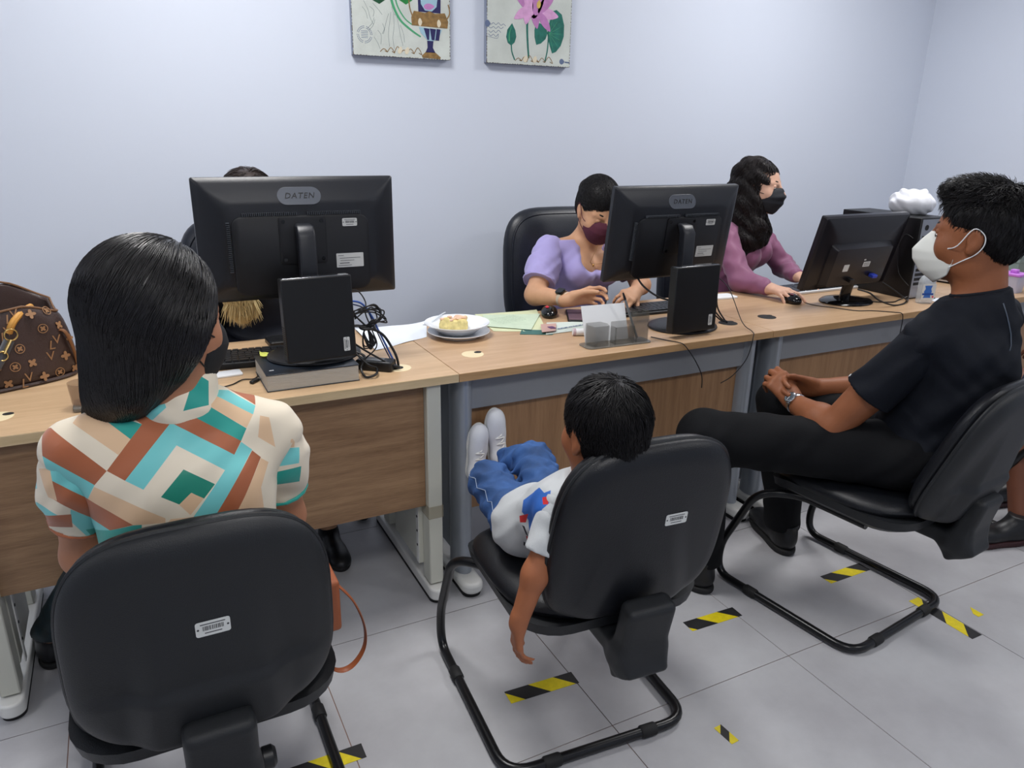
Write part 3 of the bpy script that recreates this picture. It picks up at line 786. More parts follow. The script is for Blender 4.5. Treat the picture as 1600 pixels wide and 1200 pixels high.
t=paper('banknote','pale green note under the lilac-top woman\'s left hand','money',[(1.62,2.36),(1.75,2.33),(1.765,2.40),(1.635,2.43)],.74,mat('note_green',S(150,168,140),rough=.7,var=.15,vscale=60))
t=thing('correction_roll','short white cylinder lying beside the white card','roll',(1.352,2.112,.7525),rad(-22))
obj('roll',latheb([(0,-.028),(.011,-.028),(.0125,-.026),(.0125,.026),(.011,.028),(0,.028)],20,Matrix.Rotation(PI/2,4,'Y')),M_white,t)
obj('end_ring',latheb([(.0126,-.027),(.0132,-.026),(.0132,-.018),(.0126,-.017)],20,Matrix.Rotation(PI/2,4,'Y')),mat('rose_plastic',S(190,170,178),rough=.4),t)
paper('sticky_note','yellow sticky note at the left end of the monitor\'s base','note',[(.292,2.11),(.325,2.095),(.332,2.13),(.296,2.15)],.7925,mat('sticky_yellow',S(226,232,110),rough=.6),curl=.006)
t=thing('white_pad','small white pad lying by the black keyboard, half behind the blouse woman','pad',(.205,2.145,.74),rad(4))
obj('pad',prismb(rrect(.075,.05,.006,4),0,.006),M_white,t,bevel=.0015)
t=thing('white_pad','small white tray on the desk just right of the middle mini computer','tray',(2.24,2.405,.74),rad(-6))
obj('pad',prismb(rrect(.13,.075,.01,4),0,.009),M_white,t,bevel=.002)

t=thing('black_tray','flat black tray behind the left keyboard, partly under the left monitor','tray',(.47,2.425,.74),rad(2)); obj('tray',prismb(rrect(.22,.085,.01,4),0,.014),M_black,t,bevel=.002); obj('rim',tubeb([V((x,y_,.015)) for x,y_ in rrect(.212,.077,.008,4)],.0025,6,closed=True),M_chrome if False else M_black,t)
# ------------------------------------------------------------------ plates and cake
M_china=mat('white_china',S(236,240,246),rough=.18,coat=.3)
t=thing('plate','lower white plate of the two stacked on the middle desk','plate',(.967,2.275,.74)); P1=t
obj('dish',latheb([(0,.004),(.06,.004),(.066,.0),(.07,.0),(.075,.006),(.1,.016),(.106,.019),(.1055,.021),(.098,.0185),(.07,.010),(0,.008)],48),M_china,t)
t=thing('bowl_plate','upper white deep plate holding the cake slice','plate',(.965,2.285,.7505))
obj('dish',latheb([(0,.004),(.045,.004),(.052,.0),(.06,.001),(.085,.02),(.106,.032),(.111,.0345),(.1105,.0368),(.104,.035),(.08,.022),(.055,.009),(0,.008)],48),M_china,t)
t=thing('cake_slice','yellow crumbly slice of cake on the upper plate','cake',(.955,2.29,.7592),rad(-14))
So=Solid(); rr=random.Random(5); So.rbox((0,0,.018),(.046,.026,.018),rd=.01,k=.004)
for k in range(34): So.ell((rr.uniform(-.042,.042),rr.uniform(-.024,.024),rr.uniform(.008,.036)),[rr.uniform(.006,.012)]*3,k=.004)
M_cake=mat('cake_crumb',S(224,206,140),rough=.85,bump=1,bscale=300,var=.16,vscale=70)
sobj('crumb',So,.002,M_cake,t,cuts=[((0,0,.0005),(0,0,-1))])
So=Solid()
for k in range(16): So.ell((rr.uniform(-.04,.04),rr.uniform(-.02,.022),rr.uniform(.036,.042)),(.009,.008,.0045),k=.005)
sobj('topping',So,.002,mat('cake_top',S(226,188,160),rough=.5,var=.1,vscale=90),t)
t=thing('plastic_fork','clear plastic fork resting on the plate\'s far rim','fork',(.945,2.385,.789),rad(38))
obj('handle',tubeb([(-.07,0,-.012),(-.02,0,.0),(.03,0,.004)],.0035,8,flat=(1,.4)),mat('clear_plastic',S(225,232,238),rough=.1,alpha=.6),t)
bm=bmesh.new()
for k in range(4): tube(bm,[(-.075,0,-.013),(-.085,(k-1.5)*.005,-.014),(-.105,(k-1.5)*.005,-.012)],.0015,6)
obj('tines',bm,MATS['clear_plastic'],t)

# ------------------------------------------------------------------ desk organizers (smoked acrylic)
def smoke_mat(name,a,c):
    m=mat(name,c,rough=.08,alpha=a); return m
M_smoke=smoke_mat('smoked_acrylic',.27,S(92,90,84)); M_smoke2=smoke_mat('smoked_acrylic_rim',.7,S(130,126,118))
def organizer(label,loc,rz):
    t=thing('desk_organizer',label,'organizer',loc,rad(rz))
    obj('tray',prismb(rrect(.25,.075,.02,5),0,.004),M_smoke2,t,bevel=.001)
    def cup(name,pl,h,th=.0025):
        bm=bmesh.new(); n=len(pl); cx=sum(p[0] for p in pl)/n; cy=sum(p[1] for p in pl)/n
        inn=[(cx+(x-cx)*.92,cy+(y-cy)*.92) for x,y in pl]
        R=[[bm.verts.new((x,y,z)) for x,y in q] for q,z in ((pl,.004),(pl,h),(inn,h),(inn,.006))]
        for A,B in zip(R,R[1:]):
            for k in range(n): bm.faces.new((A[k],A[(k+1)%n],B[(k+1)%n],B[k]))
        bm.faces.new(R[-1]); return obj(name,bm,M_smoke,t)
    cup('clip_cup',[(-.1,-.03),(-.045,-.03),(-.035,.0),(-.045,.03),(-.1,.03),(-.11,0)],.072)
    bm=bmesh.new(); box(bm,-.018,.055,-.026,-.0235,.004,.062); box(bm,-.018,.055,.004,.0065,.004,.075); box(bm,-.018,-.0155,-.026,.0065,.004,.062); box(bm,.0525,.055,-.026,.0065,.004,.062)
    obj('card_slot',bm,M_smoke,t)
    cup('pen_cup',rrect(.052,.052,.01,4,.09,0),.105)
    return t
ORG=organizer('smoked acrylic desk organizer at the front edge of the middle desk',(1.405,1.978,.74),-2)
t=thing('note_card','blank white card standing in the smoked organizer','card',(1.392,2.008,.744),rad(-4),rx=rad(-20))
obj('card',bbox(-.083,.083,-.0008,.0008,0,.122),M_white,t)
t=thing('pen','grey pen leaning out of the organizer\'s pen cup','pen',(1.497,1.985,.748),0)
d=V((-.055,.02,.155)); obj('barrel',tubeb([V((0,0,0)),d*.85],.0042,10),mat('pen_grey',S(120,124,126),rough=.3),t); obj('clip',tubeb([d*.85,d],[.0044,.003],10),M_black,t)
for k,(x,y,a) in enumerate(((1.335,1.985,20),(1.322,1.97,70),(1.345,1.968,-30))):
    t=thing('paper_clip','silver paper clip in the organizer\'s small cup','clip',(x,y,.7475+.002*k),rad(a),'paper clips in the organizer')
    obj('wire',tubeb([(-.012,-.004,0),(.012,-.004,0),(.014,0,0),(.012,.004,0),(-.01,.004,0),(-.011,.001,0),(.006,.001,0)],.0008,5),M_chrome,t)
t=thing('drinking_cup','clear brownish holder cup left of the blouse woman\'s hair','cup',(-.145,2.02,.74))
obj('tray',prismb(rrect(.11,.075,.01,4,.03,0),0,.012),M_smoke2,t,bevel=.003)
bm=bmesh.new(); lathe(bm,[(0,.013),(.027,.013),(.031,.066),(.0295,.066),(.0258,.015),(0,.015)],28); obj('glass',bm,smoke_mat('brown_clear',.35,S(150,120,96)),t)

# ------------------------------------------------------------------ third monitor, tower, bottle, bag, tub
t=thing('monitor','smaller glossy monitor leaning back on a round foot, right desk','monitor',(2.69,2.145,.74))
Mw=Matrix.Translation(V((2.68,2.124,.957))-V((2.69,2.145,.74)))@Matrix.Rotation(rad(1.5),4,'Z')@Matrix.Rotation(rad(13.7),4,'X')
def TT(bm): bm.transform(Mw); return bm
M_m3=mat('monitor_satin',S(24,22,27),rough=.28)
h=obj('housing',TT(rect_loft([(.51,.313,.006,.014,0),(.51,.313,.006,-.004,0),(.50,.303,.008,-.014,0),(.46,.27,.012,-.02,0),(.30,.18,.02,-.024,-.02)])),M_m3,t,angle=25)
obj('screen',TT(bbox(-.245,.245,.0141,.0152,-.145,.147)),M_screen,t)
bx=obj('rear_box',TT(rect_loft([(.37,.19,.012,-.018,-.045),(.34,.165,.012,-.046,-.048),(.335,.16,.01,-.05,-.048)])),M_m3,h,angle=25)
bm=bmesh.new(); F=Mw@frame_mat((-.085,-.0503,-.05),(1,0,0),(0,0,1)); prism(bm,rrect(.032,.03,.002,2),0,.0005,F)
F=Mw@frame_mat((.035,-.0503,-.04),(1,0,0),(0,0,1)); prism(bm,rrect(.042,.022,.002,2),0,.0005,F); prism(bm,rrect(.012,.006,.001,2,-.018,.02),0,.0005,F)
st=obj('stickers',bm,M_label,bx,smooth=False)
bm=bmesh.new(); F=Mw@frame_mat((.035,-.0509,-.04),(1,0,0),(0,0,1)); 
for k in range(3): box(bm,-.017,.016,.004-.005*k,.0055-.005*k,0,.0002,F)
obj('sticker_print',bm,M_ink,st,smooth=False)
obj('vga_plug',TT(bbox(.075,.105,-.075,-.05,-.098,-.084)),mat('vga_blue',S(48,70,190),rough=.4),bx,bevel=.003)
obj('power_plug',TT(bbox(-.055,-.03,-.07,-.05,-.11,-.095)),M_black,bx,bevel=.002)
a=Mw@V((0,-.03,-.13)); obj('neck',tubeb([a,V((a.x,a.y+.01,.03)),V((a.x,a.y+.01,.01))],.024,12,flat=(1.2,.7)),M_blackg,t)
bm=bmesh.new(); lathe(bm,[(0,.0),(.108,0),(.112,.004),(.104,.011),(.05,.017),(0,.018)],40,Matrix.Translation((0,-.01,0)),1.08,.86); obj('stand_base',bm,M_blackg,t)

t=thing('computer_tower','black computer tower with steel rear panel behind the smaller monitor','computer',(3.07,2.26,.74))
obj('case',bbox(-.088,.088,-.2,.2,0,.345),M_blackc,t,bevel=.003)
r_=obj('rear_panel',bbox(-.082,.082,-.2025,-.2,.006,.339),mat('steel_panel',S(150,152,158),rough=.35,metal=.8),t)
bm=bmesh.new()
prism(bm,circ(.012,16,-.05,.305),0,.001,frame_mat((0,-.2025,0),(1,0,0),(0,0,1)))
for k in range(5): box(bm,-.07,.01,-.2036,-.2026,.06+.02*k,.072+.02*k)
box(bm,-.07,-.03,-.2036,-.2026,.18,.27)
for k in range(5):
    for j in range(5): prism(bm,circ(.0035,6,.03+.011*j-.01,.2+.011*k),0,.001,frame_mat((0,-.2025,0),(1,0,0),(0,0,1)))
o_=obj('ports',bm,M_rubber,r_,smooth=False); o_['kind']='stuff'
bm=bmesh.new()
for (x,z,c) in ((-.02,.24,0),(-.02,.215,0),(-.02,.19,0)): box(bm,x,x+.02,-.2042,-.2026,z,z+.014)
obj('socket_blue',bm,MATS['vga_blue'],r_,smooth=False)
t=thing('plastic_bag','crumpled white plastic bag on top of the computer tower','bag',(3.12,2.22,1.085))
So=Solid(); rr=random.Random(9)
So.ell((0,0,.045),(.08,.1,.058),k=.03)
for k in range(18):
    a=rr.uniform(0,2*PI); q=rr.uniform(.02,.06); So.ell((q*math.cos(a),q*math.sin(a)*1.2,rr.uniform(.02,.085)),(rr.uniform(.012,.04),rr.uniform(.012,.04),rr.uniform(.008,.03)),Matrix.Rotation(rr.uniform(0,3),3,V((rr.uniform(-1,1),rr.uniform(-1,1),rr.uniform(-1,1))).normalized()),k=.006)
sobj('film',So,.003,mat('bag_white',S(226,228,234),rough=.35,bump=.6,bscale=25),t,cuts=[((0,0,.001),(0,0,-1))],wr=[(.003,60,40,50,0),(.002,120,-70,90,1)])
# hand sanitizer
t=thing('sanitizer_bottle','clear sanitizer bottle with blue and white label beside the man\'s mask','bottle',(2.985,1.985,.74),rad(-20))
M_gel=mat('gel_clear',S(222,230,236),rough=.08,alpha=.42); 
bm=bmesh.new(); R=[]
for w_,z in ((.062,0),(.068,.004),(.07,.02),(.07,.085),(.066,.1),(.05,.113),(.026,.120),(.026,.126)): R.append([bm.verts.new((x,y_,z)) for x,y_ in rrect(w_,w_*.55 if w_>.03 else w_,min(.018,w_*.25) if w_>.03 else .0129,5)])
for A,B in zip(R,R[1:]):
    for k in range(len(A)): bm.faces.new((A[k],A[(k+1)%len(A)],B[(k+1)%len(B)],B[k]))
bm.faces.new(R[0][::-1]); bm.faces.new(R[-1]); obj('flask',bm,M_gel,t)
lb=obj('label',bbox(-.03,.03,-.0203,-.0197,.018,.085),M_label,t,smooth=False)
obj('blue_emblem',prismb([(-.018,-.026),(.016,-.026),(.012,-.012),(.018,.0),(.013,.012),(.017,.026),(-.017,.026),(-.012,.012),(-.018,0),(-.012,-.012)],0,.0005,frame_mat((-.004,-.0203,.052),(1,0,0),(0,0,1))),mat('label_blue',S(60,110,190),rough=.4),lb,smooth=False)
obj('blue_band',bbox(-.028,.022,-.0214,-.0208,.038,.046),mat('label_blue2',S(40,80,160),rough=.4),lb,smooth=False)
text_obj('label_word','GEL',.017,M_white,lb,frame_mat((-.004,-.0212,.062),(1,0,0),(0,0,1))) if False else None
obj('red_mark',prismb(circ(.004,8),0,.0005,frame_mat((.022,-.0203,.03),(1,0,0),(0,0,1))),M_red,lb,smooth=False)
cp=obj('pump_cap',latheb([(0,.126),(.014,.126),(.014,.145),(.006,.147),(.005,.165),(0,.165)],20),M_gel,t)
obj('spout',tubeb([(-.0,0,.16),(.045,-.0,.163),(.052,0,.156)],.006,8,flat=(1.6,.8)),M_gel,cp)
t=thing('snack_tub','translucent tub with lilac lid at the far right of the desks','tub',(3.60,1.985,.74),rad(8))
bm=bmesh.new(); R=[[bm.verts.new((x,y_,z)) for x,y_ in rrect(w_,w_,.012,4)] for w_,z in ((.072,0),(.085,.075),(.081,.075),(.07,.004))]
for A,B in zip(R,R[1:]):
    for k in range(len(A)): bm.faces.new((A[k],A[(k+1)%len(A)],B[(k+1)%len(B)],B[k]))
bm.faces.new(R[-1]); obj('body',bm,mat('tub_milky',S(206,206,226),rough=.2,alpha=.7),t)
obj('contents',prismb(rrect(.064,.064,.008,3),.005,.04),mat('tub_fill',S(150,152,176),rough=.5),t)
l_=obj('lid',prismb(rrect(.09,.09,.014,4),.075,.088),mat('lid_lilac',S(196,120,214),rough=.35),t,bevel=.003); obj('flip_tab',prismb(rrect(.03,.03,.006,4),.088,.103),MATS['lid_lilac'],l_,bevel=.003)
t=thing('paper_stack','small stack of papers behind the lilac-lidded tub','papers',(3.62,2.16,.74),rad(12))
for k in range(4): obj('sheet',bbox(-.1-.004*k,.1,-.14,.14+.004*k,.0005+.008*k,.0075+.008*k),M_white if k%2 else M_blackc,t)
t=thing('grey_box','grey-green box behind the lilac-lidded tub at the right edge','box',(3.90,2.2,.74),rad(6)); obj('carton',bbox(-.1,.12,-.1,.12,0,.13),mat('box_greygreen',S(120,134,130),rough=.6),t,bevel=.002); obj('lid',bbox(-.103,.123,-.103,.123,.1,.134),MATS['box_greygreen'],t,bevel=.002)
t=paper('paper_slip','white slip of paper behind the sanitizer bottle','paper',[(3.05,1.97),(3.14,1.96),(3.16,2.02),(3.07,2.03)],.74,M_paper)

# ------------------------------------------------------------------ cables
M_cab=mat('cable_black',S(16,16,18),rough=.4); M_cabb=mat('cable_blue',S(48,84,160),rough=.4)
def cable(label,pts,r=.0025,m=None,n=8,name='cable',cat='cable',closed=False):
    o=obj(name,tubeb(smooth_path(pts,n,closed),r,8,closed=closed),m or M_cab); tag(o,label,cat); return o
cable('thick black cable arching into the left desk\'s grommet',[(.53,2.06,.86),(.56,2.055,.868),(.62,2.04,.845),(.65,2.03,.80),(.662,2.015,.76),(.664,2.012,.70)],.0038)
cable('blue network cable falling from the left mini computer to the grommet',[(.52,2.07,.94),(.575,2.075,.93),(.605,2.07,.89),(.62,2.06,.85),(.645,2.03,.78),(.658,2.016,.742),(.658,2.014,.70)],.0028,M_cabb)
cable('second dark blue cable beside the blue network cable',[(.525,2.075,.935),(.59,2.08,.91),(.612,2.07,.86),(.635,2.04,.79),(.655,2.02,.742)],.002,mat('cable_navy',S(40,52,90),rough=.4))
for k in range(7):
    a=.012*k; rr=random.Random(k)
    cx=.585+rr.uniform(-.01,.01); 
    cable('black coiled monitor lead hanging in loops right of the left mini computer' if False else ['topmost','widest','slanting','drooping','narrow','front','rear'][k]+' black loop of the coiled lead right of the left mini computer',
      [(.545+rr.uniform(-.01,.01),2.05,.90+rr.uniform(-.01,.02)),(.60+rr.uniform(0,.04),2.06,.925-.004*k),(.645-rr.uniform(0,.035),2.05,.895-.004*k),(.60,2.045,.875+rr.uniform(-.01,.01)),(.575,2.05,.85),(.582+rr.uniform(-.012,.012),2.04,.805+rr.uniform(-.01,.01)),(.598+rr.uniform(-.01,.01),2.045,.815),(.585,2.05,.86),(.56,2.055,.89)],.0021,closed=True)
o=cable('black tie of the coiled lead by the left monitor',[(.568,2.036,.862),(.60,2.034,.86),(.604,2.062,.862),(.57,2.062,.864)],.004,closed=True,n=5,name='cable_tie',cat='tie')
cable('thin lead running down from the left monitor to the coiled cables',[(.545,2.125,.955),(.575,2.10,.96),(.592,2.08,.93),(.585,2.06,.90),(.60,2.05,.85),(.61,2.05,.80),(.56,2.05,.76)],.002)
cable('black lead lying from the power brick under the cable coil',[(.53,2.06,.83),(.57,2.03,.80),(.61,2.0,.775),(.64,1.995,.755),(.655,2.005,.742)],.003)
cable('tangle of black lead beside the thick book',[(.54,2.02,.80),(.565,1.985,.77),(.59,1.99,.755),(.575,1.95,.75),(.548,1.955,.745),(.545,1.99,.76),(.56,2.0,.79)],.0035,closed=True)
t=thing('power_brick','black power brick lying by the left grommet','adapter',(.60,2.03,.74),rad(-38))
obj('case',bbox(-.055,.055,-.024,.024,0,.03),M_black,t,bevel=.006,seg=3); obj('strain_relief',tubeb([(.055,0,.014),(.075,0,.011)],[.005,.003],8),M_black,t)
obj('brick_label',prismb(rrect(.05,.03,.002,2),.0301,.0305),mat('label_grey',S(110,112,116),rough=.5),t,smooth=False)
cable('thin black lead on the left desk with plug by the book',[(.175,2.03,.743),(.205,2.045,.743),(.235,2.075,.743),(.262,2.07,.743),(.276,2.085,.744),(.278,2.10,.746)],.0018)
t=thing('usb_plug','small black plug lying left of the thick book','plug',(.262,2.045,.74),rad(48)); obj('plug',bbox(-.016,.016,-.006,.006,.001,.009),M_black,t,bevel=.002); obj('metal_tip',bbox(.016,.024,-.004,.004,.002,.007),M_chrome,t)
# under-desk cables by the off-white leg
cable('blue network cable looping under the left desk',[(.52,2.3,.42),(.56,2.25,.27),(.62,2.22,.20),(.67,2.24,.26),(.69,2.3,.4)],.003,M_cabb)
cable('second blue cable looping lower under the left desk',[(.50,2.32,.42),(.55,2.28,.24),(.60,2.25,.17),(.66,2.27,.24),(.69,2.32,.38)],.003,M_cabb)
cable('black cable looping under the left desk',[(.56,2.28,.42),(.60,2.24,.28),(.63,2.2,.25),(.66,2.22,.3),(.67,2.28,.42)],.003)
cable('black power lead hanging under the left desk near the off-white leg',[(.64,2.3,.42),(.62,2.25,.28),(.64,2.22,.2),(.69,2.24,.2)],.0035)
# middle monitor
cable('black cable sagging from the middle monitor to its mini computer',[(1.61,2.17,.925),(1.612,2.12,.89),(1.64,2.06,.86),(1.69,2.0,.85)],.0035)
for k,(dx,nm) in enumerate(((0,'left'),(.018,'centre'),(.038,'right'))):
    cable(nm+' black cable dropping to the black grommet right of the middle mini computer',[(1.80+dx*.5,2.0,.90-.01*k),(1.83+dx,2.03,.91),(1.86+dx,2.06,.87),(1.88+dx,2.07,.80),(1.92+dx*.5,2.05,.755),(1.95,2.045,.742),(1.953,2.045,.70)],.003)
cable('thin black wire hanging over the front edge right of the middle mini computer',[(1.985,2.19,.90),(1.99,2.10,.86),(1.96,1.98,.76),(1.935,1.90,.745),(1.915,1.872,.735),(1.895,1.87,.66),(1.85,1.88,.60),(1.80,1.885,.575)],.0016)
cable('thin black wire hanging over the front edge below the organizer',[(1.56,1.99,.743),(1.585,1.93,.743),(1.60,1.893,.744),(1.615,1.876,.735),(1.66,1.87,.68),(1.70,1.875,.62),(1.715,1.885,.57)],.0018)
# third desk
cable('black lead from the blue plug of the smaller monitor toward the tower',[(2.79,2.05,.83),(2.83,2.02,.80),(2.88,2.0,.765),(2.93,2.02,.745),(2.965,2.045,.748)],.003)
cable('black power lead from the smaller monitor running along the desk',[(2.655,2.06,.81),(2.68,2.02,.80),(2.72,2.0,.77),(2.80,1.99,.745),(2.88,2.0,.743),(2.96,2.04,.75)],.0035)
cable('second black lead on the desk behind the smaller monitor\'s foot',[(2.74,2.18,.743),(2.79,2.08,.743),(2.86,2.04,.743),(2.93,2.06,.743),(2.968,2.05,.755)],.0025)
cable('mouse cord crossing the right desk and dropping over its front edge',[(2.47,2.155,.75),(2.50,2.13,.742),(2.54,2.06,.742),(2.58,1.99,.742),(2.64,1.965,.742),(2.70,1.91,.742),(2.712,1.885,.742),(2.714,1.877,.72),(2.712,1.876,.66)],.0018)
cable('black cable loop on the tower\'s side',[(2.975,2.08,1.0),(2.977,2.12,1.01),(2.976,2.14,.95),(2.976,2.12,.85),(2.975,2.06,.80)],.0018)

# ------------------------------------------------------------------ waste of tape / bin behind the first chair
M_bin=mat('teal_mesh',S(20,62,72),rough=.5)
# ================================================================== people
from mathutils.bvhtree import BVHTree
def basis(f,up=(0,0,1)):
    y=V(f).normalized(); x=y.cross(V(up)).normalized(); z=x.cross(y); return Matrix((x,y,z)).transposed()
class Local:
    def __init__(s,C,f,up=(0,0,1),k=1.0): s.C=V(C); s.R=basis(f,up); s.k=k
    def __call__(s,x,y,z): return s.C+s.R@(V((x,y,z))*s.k)
    def r(s,*a): return [q*s.k for q in a]
def head_solid(S_,L,neck,nr=.052,fem=False):
    k=L.k; R=L.R
    def E(c,r,kk=.02,sub=False): S_.ell(L(*c),L.r(*r),R,k=kk*k,sub=sub)
    def Cp(a,b,ra,rb,kk=.01,sub=False): S_.cap(L(*a),L(*b),ra*k,rb*k,kk*k,sub)
    E((0,-.014,.034),(.0755,.096,.086))
    E((0,.024,-.012),(.064,.066,.088),.03)
    E((0,.036,-.07),(.050 if not fem else .046,.05,.04),.03)
    E((0,.076,-.096),(.02,.016,.017),.02)
    for s in (-1,1):
        E((s*.042,.052,-.026),(.026,.03,.03),.02)
        E((s*.0515,.0,-.055),(.012,.03,.028),.03)
        E((s*.033,.098,.006),(.021,.017,.0125),.008,True)
        E((s*.033,.0695,.004),(.0165,.014,.0125),.006)
        Cp((s*.014,.083,.022),(s*.046,.066,.024),.0075,.006,.014)
        # ear: rim, lobe, hollow
        E((s*.077,-.012,.0),(.0085,.019,.029),.008); E((s*.0765,-.004,-.027),(.007,.010,.012),.006)
        E((s*.087,-.008,.002),(.006,.009,.016),.004,True)
    Cp((0,.092,.012),(0,.114,-.026),.0075,.0115,.012); Cp((-.011,.1,-.031),(.011,.1,-.031),.008,.008,.006)
    E((0,.090,-.056),(.024,.012,.006),.006); E((0,.088,-.067),(.02,.012,.007),.006)
    n=V(neck); S_.cap(L(0,-.02,-.06),n,nr*k*.98,nr*k*1.06,k=.03*k)
def eyes(parent,L,sk,iris='iris_brown',closed=.35):
    Mw=mat('eye_white',S(232,228,222),rough=.15); Mi=mat(iris,S(40,24,16),rough=.1); Ml=mat('lash_dark',S(22,16,14),rough=.6)
    for s in (-1,1):
        c=L(s*.033,.0755,.004); bm=bmesh.new(); ellip(bm,c,[.0115*L.k]*3,L.R,16,10); e=obj('eye',bm,Mw,parent,angle=0)
        bm=bmesh.new(); ellip(bm,L(s*.033,.0857,.003-closed*.003),(.0055*L.k,.0022*L.k,.0055*L.k),L.R,12,8); obj('iris',bm,Mi,e,angle=0)
        bm=bmesh.new(); ellip(bm,L(s*.033,.0745,.004+(1-closed)*.0105),(.0134*L.k,.0128*L.k,.0118*L.k),L.R,16,10); obj('eyelid',bm,sk,e,angle=0)
        pts=[L(s*.033+t*.0145,.0870-abs(t)**2*.008,.0065-.004*t*t-closed*.0075) for t in (-1,-.5,0,.5,1)]
        obj('eyelashes',tubeb(pts,.0009*L.k,6),Ml,e)
        pts=[L(s*(.014+.036*t),.0880-.026*t**1.8,.027+.006*math.sin(t*2.4)) for t in (0,.25,.5,.75,1)]
        obj('eyebrow',tubeb(pts,[.0022*L.k,.0032*L.k,.0030*L.k,.0024*L.k,.001*L.k],6,flat=(1,1.4)),Ml,parent)
def hand_solid(S_,w,d,t,n,curl,thumb=(.5,.35,.4),k=1.0,spread=.12,fk=.0035,scale_f=1.0):
    """w wrist, d toward fingers, t toward the thumb, n palm normal; curl: 4 x (a1,a2,a3) degrees"""
    w=V(w); d=V(d).normalized(); t=V(t); t=(t-d*t.dot(d)).normalized(); n0=V(n); n=d.cross(t); 
    if n.dot(n0)<0: n=-n
    off=(.029,.010,-.010,-.028); kn_l=(.088,.091,.087,.079)
    Ls=((.043,.026,.021),(.047,.030,.022),(.043,.028,.021),(.034,.021,.019)); rs=(.0088,.0090,.0085,.0074)
    S_.cap(w-d*.02*k,w+d*.02*k,.0225*k,.022*k,k=.02*k)
    for i in range(4):
        kn=w+(d*kn_l[i]+t*off[i])*k
        S_.cap(w+(d*.016+t*off[i]*.5)*k,kn-n*.002*k,.0155*k,.0112*k,k=.014*k)
        a=0; p=kn; sp=math.atan(off[i]/.03)*spread
        base=(d*math.cos(sp)+t*math.sin(sp))
        for j in range(3):
            a+=rad(curl[i][j]); dr=base*math.cos(a)+n*math.sin(a); q=p+dr*Ls[i][j]*k*scale_f
            r0=rs[i]*(1-.09*j)*k; S_.cap(p,q,r0,r0*.92,k=(.010 if j==0 else fk)*k); p=q
    p=w+(d*.022+t*.020+n*.006)*k; a1,a2,a3=thumb
    dr=(d*math.cos(a1)+t*math.sin(a1)+n*.45*a2).normalized(); q=p+dr*.046*k
    S_.cap(p,q,.0155*k,.0112*k,k=.014*k)
    dr=(dr+ (d*.6-t*.25+n*.5)*a3).normalized(); q2=q+dr*.034*k; S_.cap(q,q2,.0105*k,.0096*k,k=fk*k)
    dr=(dr+(d*.4-t*.3+n*.4)*a3).normalized(); S_.cap(q2,q2+dr*.024*k,.0098*k,.0078*k,k=fk*k)
RELAX=((18,22,14),(22,28,18),(26,32,20),(30,34,22))
def torso(S_,H,C,N,sl,sr,k=1.0,g=0,fem=False,X=None,depth=1.0):
    """pelvis H, chest centre C, neck base N, shoulder joints"""
    H,C,N,sl,sr=map(V,(H,C,N,sl,sr)); x=(sr-sl).normalized() if X is None else V(X).normalized()
    up=(C-H).normalized(); f=up.cross(x).normalized(); R=Matrix((x,f,x.cross(f))).transposed()
    w=1.0 if not fem else .88
    S_.ell(H,((.165 if not fem else .172)*k+g,(.115*depth)*k+g,.105*k+g),R,k=.04)
    S_.ell(H.lerp(C,.5),(.140*w*k+g,.105*depth*k+g,.13*k+g),R,k=.06)
    S_.ell(C,(.158*w*k+g,.112*depth*k+g,.15*k+g),R,k=.06)
    S_.ell(C.lerp((sl+sr)/2,.55),(.165*w*k+g,.095*depth*k+g,.09*k+g),R,k=.05)
    for s in (sl,sr): S_.cap(N+(s-N)*.15-V((0,0,.02*k)),s,.05*k+g,.052*w*k+g,k=.05)
def limb(S_,a,b,c,r,g=0,kk=.02):
    S_.cap(a,b,r[0]+g,r[1]+g,k=kk); S_.cap(b,c,r[1]+g,r[2]+g,k=kk)
def strands(me_src,n,L,flow,r=.0007,lift=.0015,seg=6,seed=1,sel=None,rise=0,jit=.15):
    """thin tapered locks combed over a surface"""
    bv=BVHTree.FromPolygons([v.co for v in me_src.vertices],[list(p.vertices) for p in me_src.polygons])
    rr=random.Random(seed); P=me_src.polygons; N=len(P); bm=bmesh.new(); made=0; tries=0
    verts=[];faces=[]
    while made<n and tries<n*6:
        tries+=1; p=P[rr.randrange(N)]
        if sel and not sel(p.center,p.normal): continue
        q=V(p.center); pts=[]; ln=L*rr.uniform(.6,1.15); jt=V((rr.gauss(0,1),rr.gauss(0,1),rr.gauss(0,1)))*jit; lf=lift*rr.uniform(.2,1.2)
        for k in range(seg+1):
            hit,nn,_,_=bv.find_nearest(q)
            if hit is None: break
            d=V(flow(hit,nn))+jt; d=d-nn*d.dot(nn)
            if d.length<1e-6: break
            d.normalize(); pts.append(hit+nn*(lf+rise*(k/seg)**1.3)); q=hit+d*ln/seg
        if len(pts)<seg+1: continue
        made+=1; b0=len(verts)
        for k,pt in enumerate(pts):
            t=(pts[min(k+1,seg)]-pts[max(k-1,0)]).normalized(); u=t.cross(V((.3,.5,.8))).normalized(); v=t.cross(u); w_=r*(1-.8*(k/seg)**2)
            for a in (0,2.1,4.2): verts.append(pt+u*math.cos(a)*w_+v*math.sin(a)*w_)
        for k in range(seg):
            for a in range(3): faces.append((b0+k*3+a,b0+k*3+(a+1)%3,b0+k*3+3+(a+1)%3,b0+k*3+3+a))
    me=bpy.data.meshes.new('strands'); me.from_pydata([tuple(v) for v in verts],[],faces); me.update(); return me
def skin(name,c,**k): return mat(name,c,rough=.52,bump=.12,bscale=420,var=.05,vscale=30,spec=.4,**k)
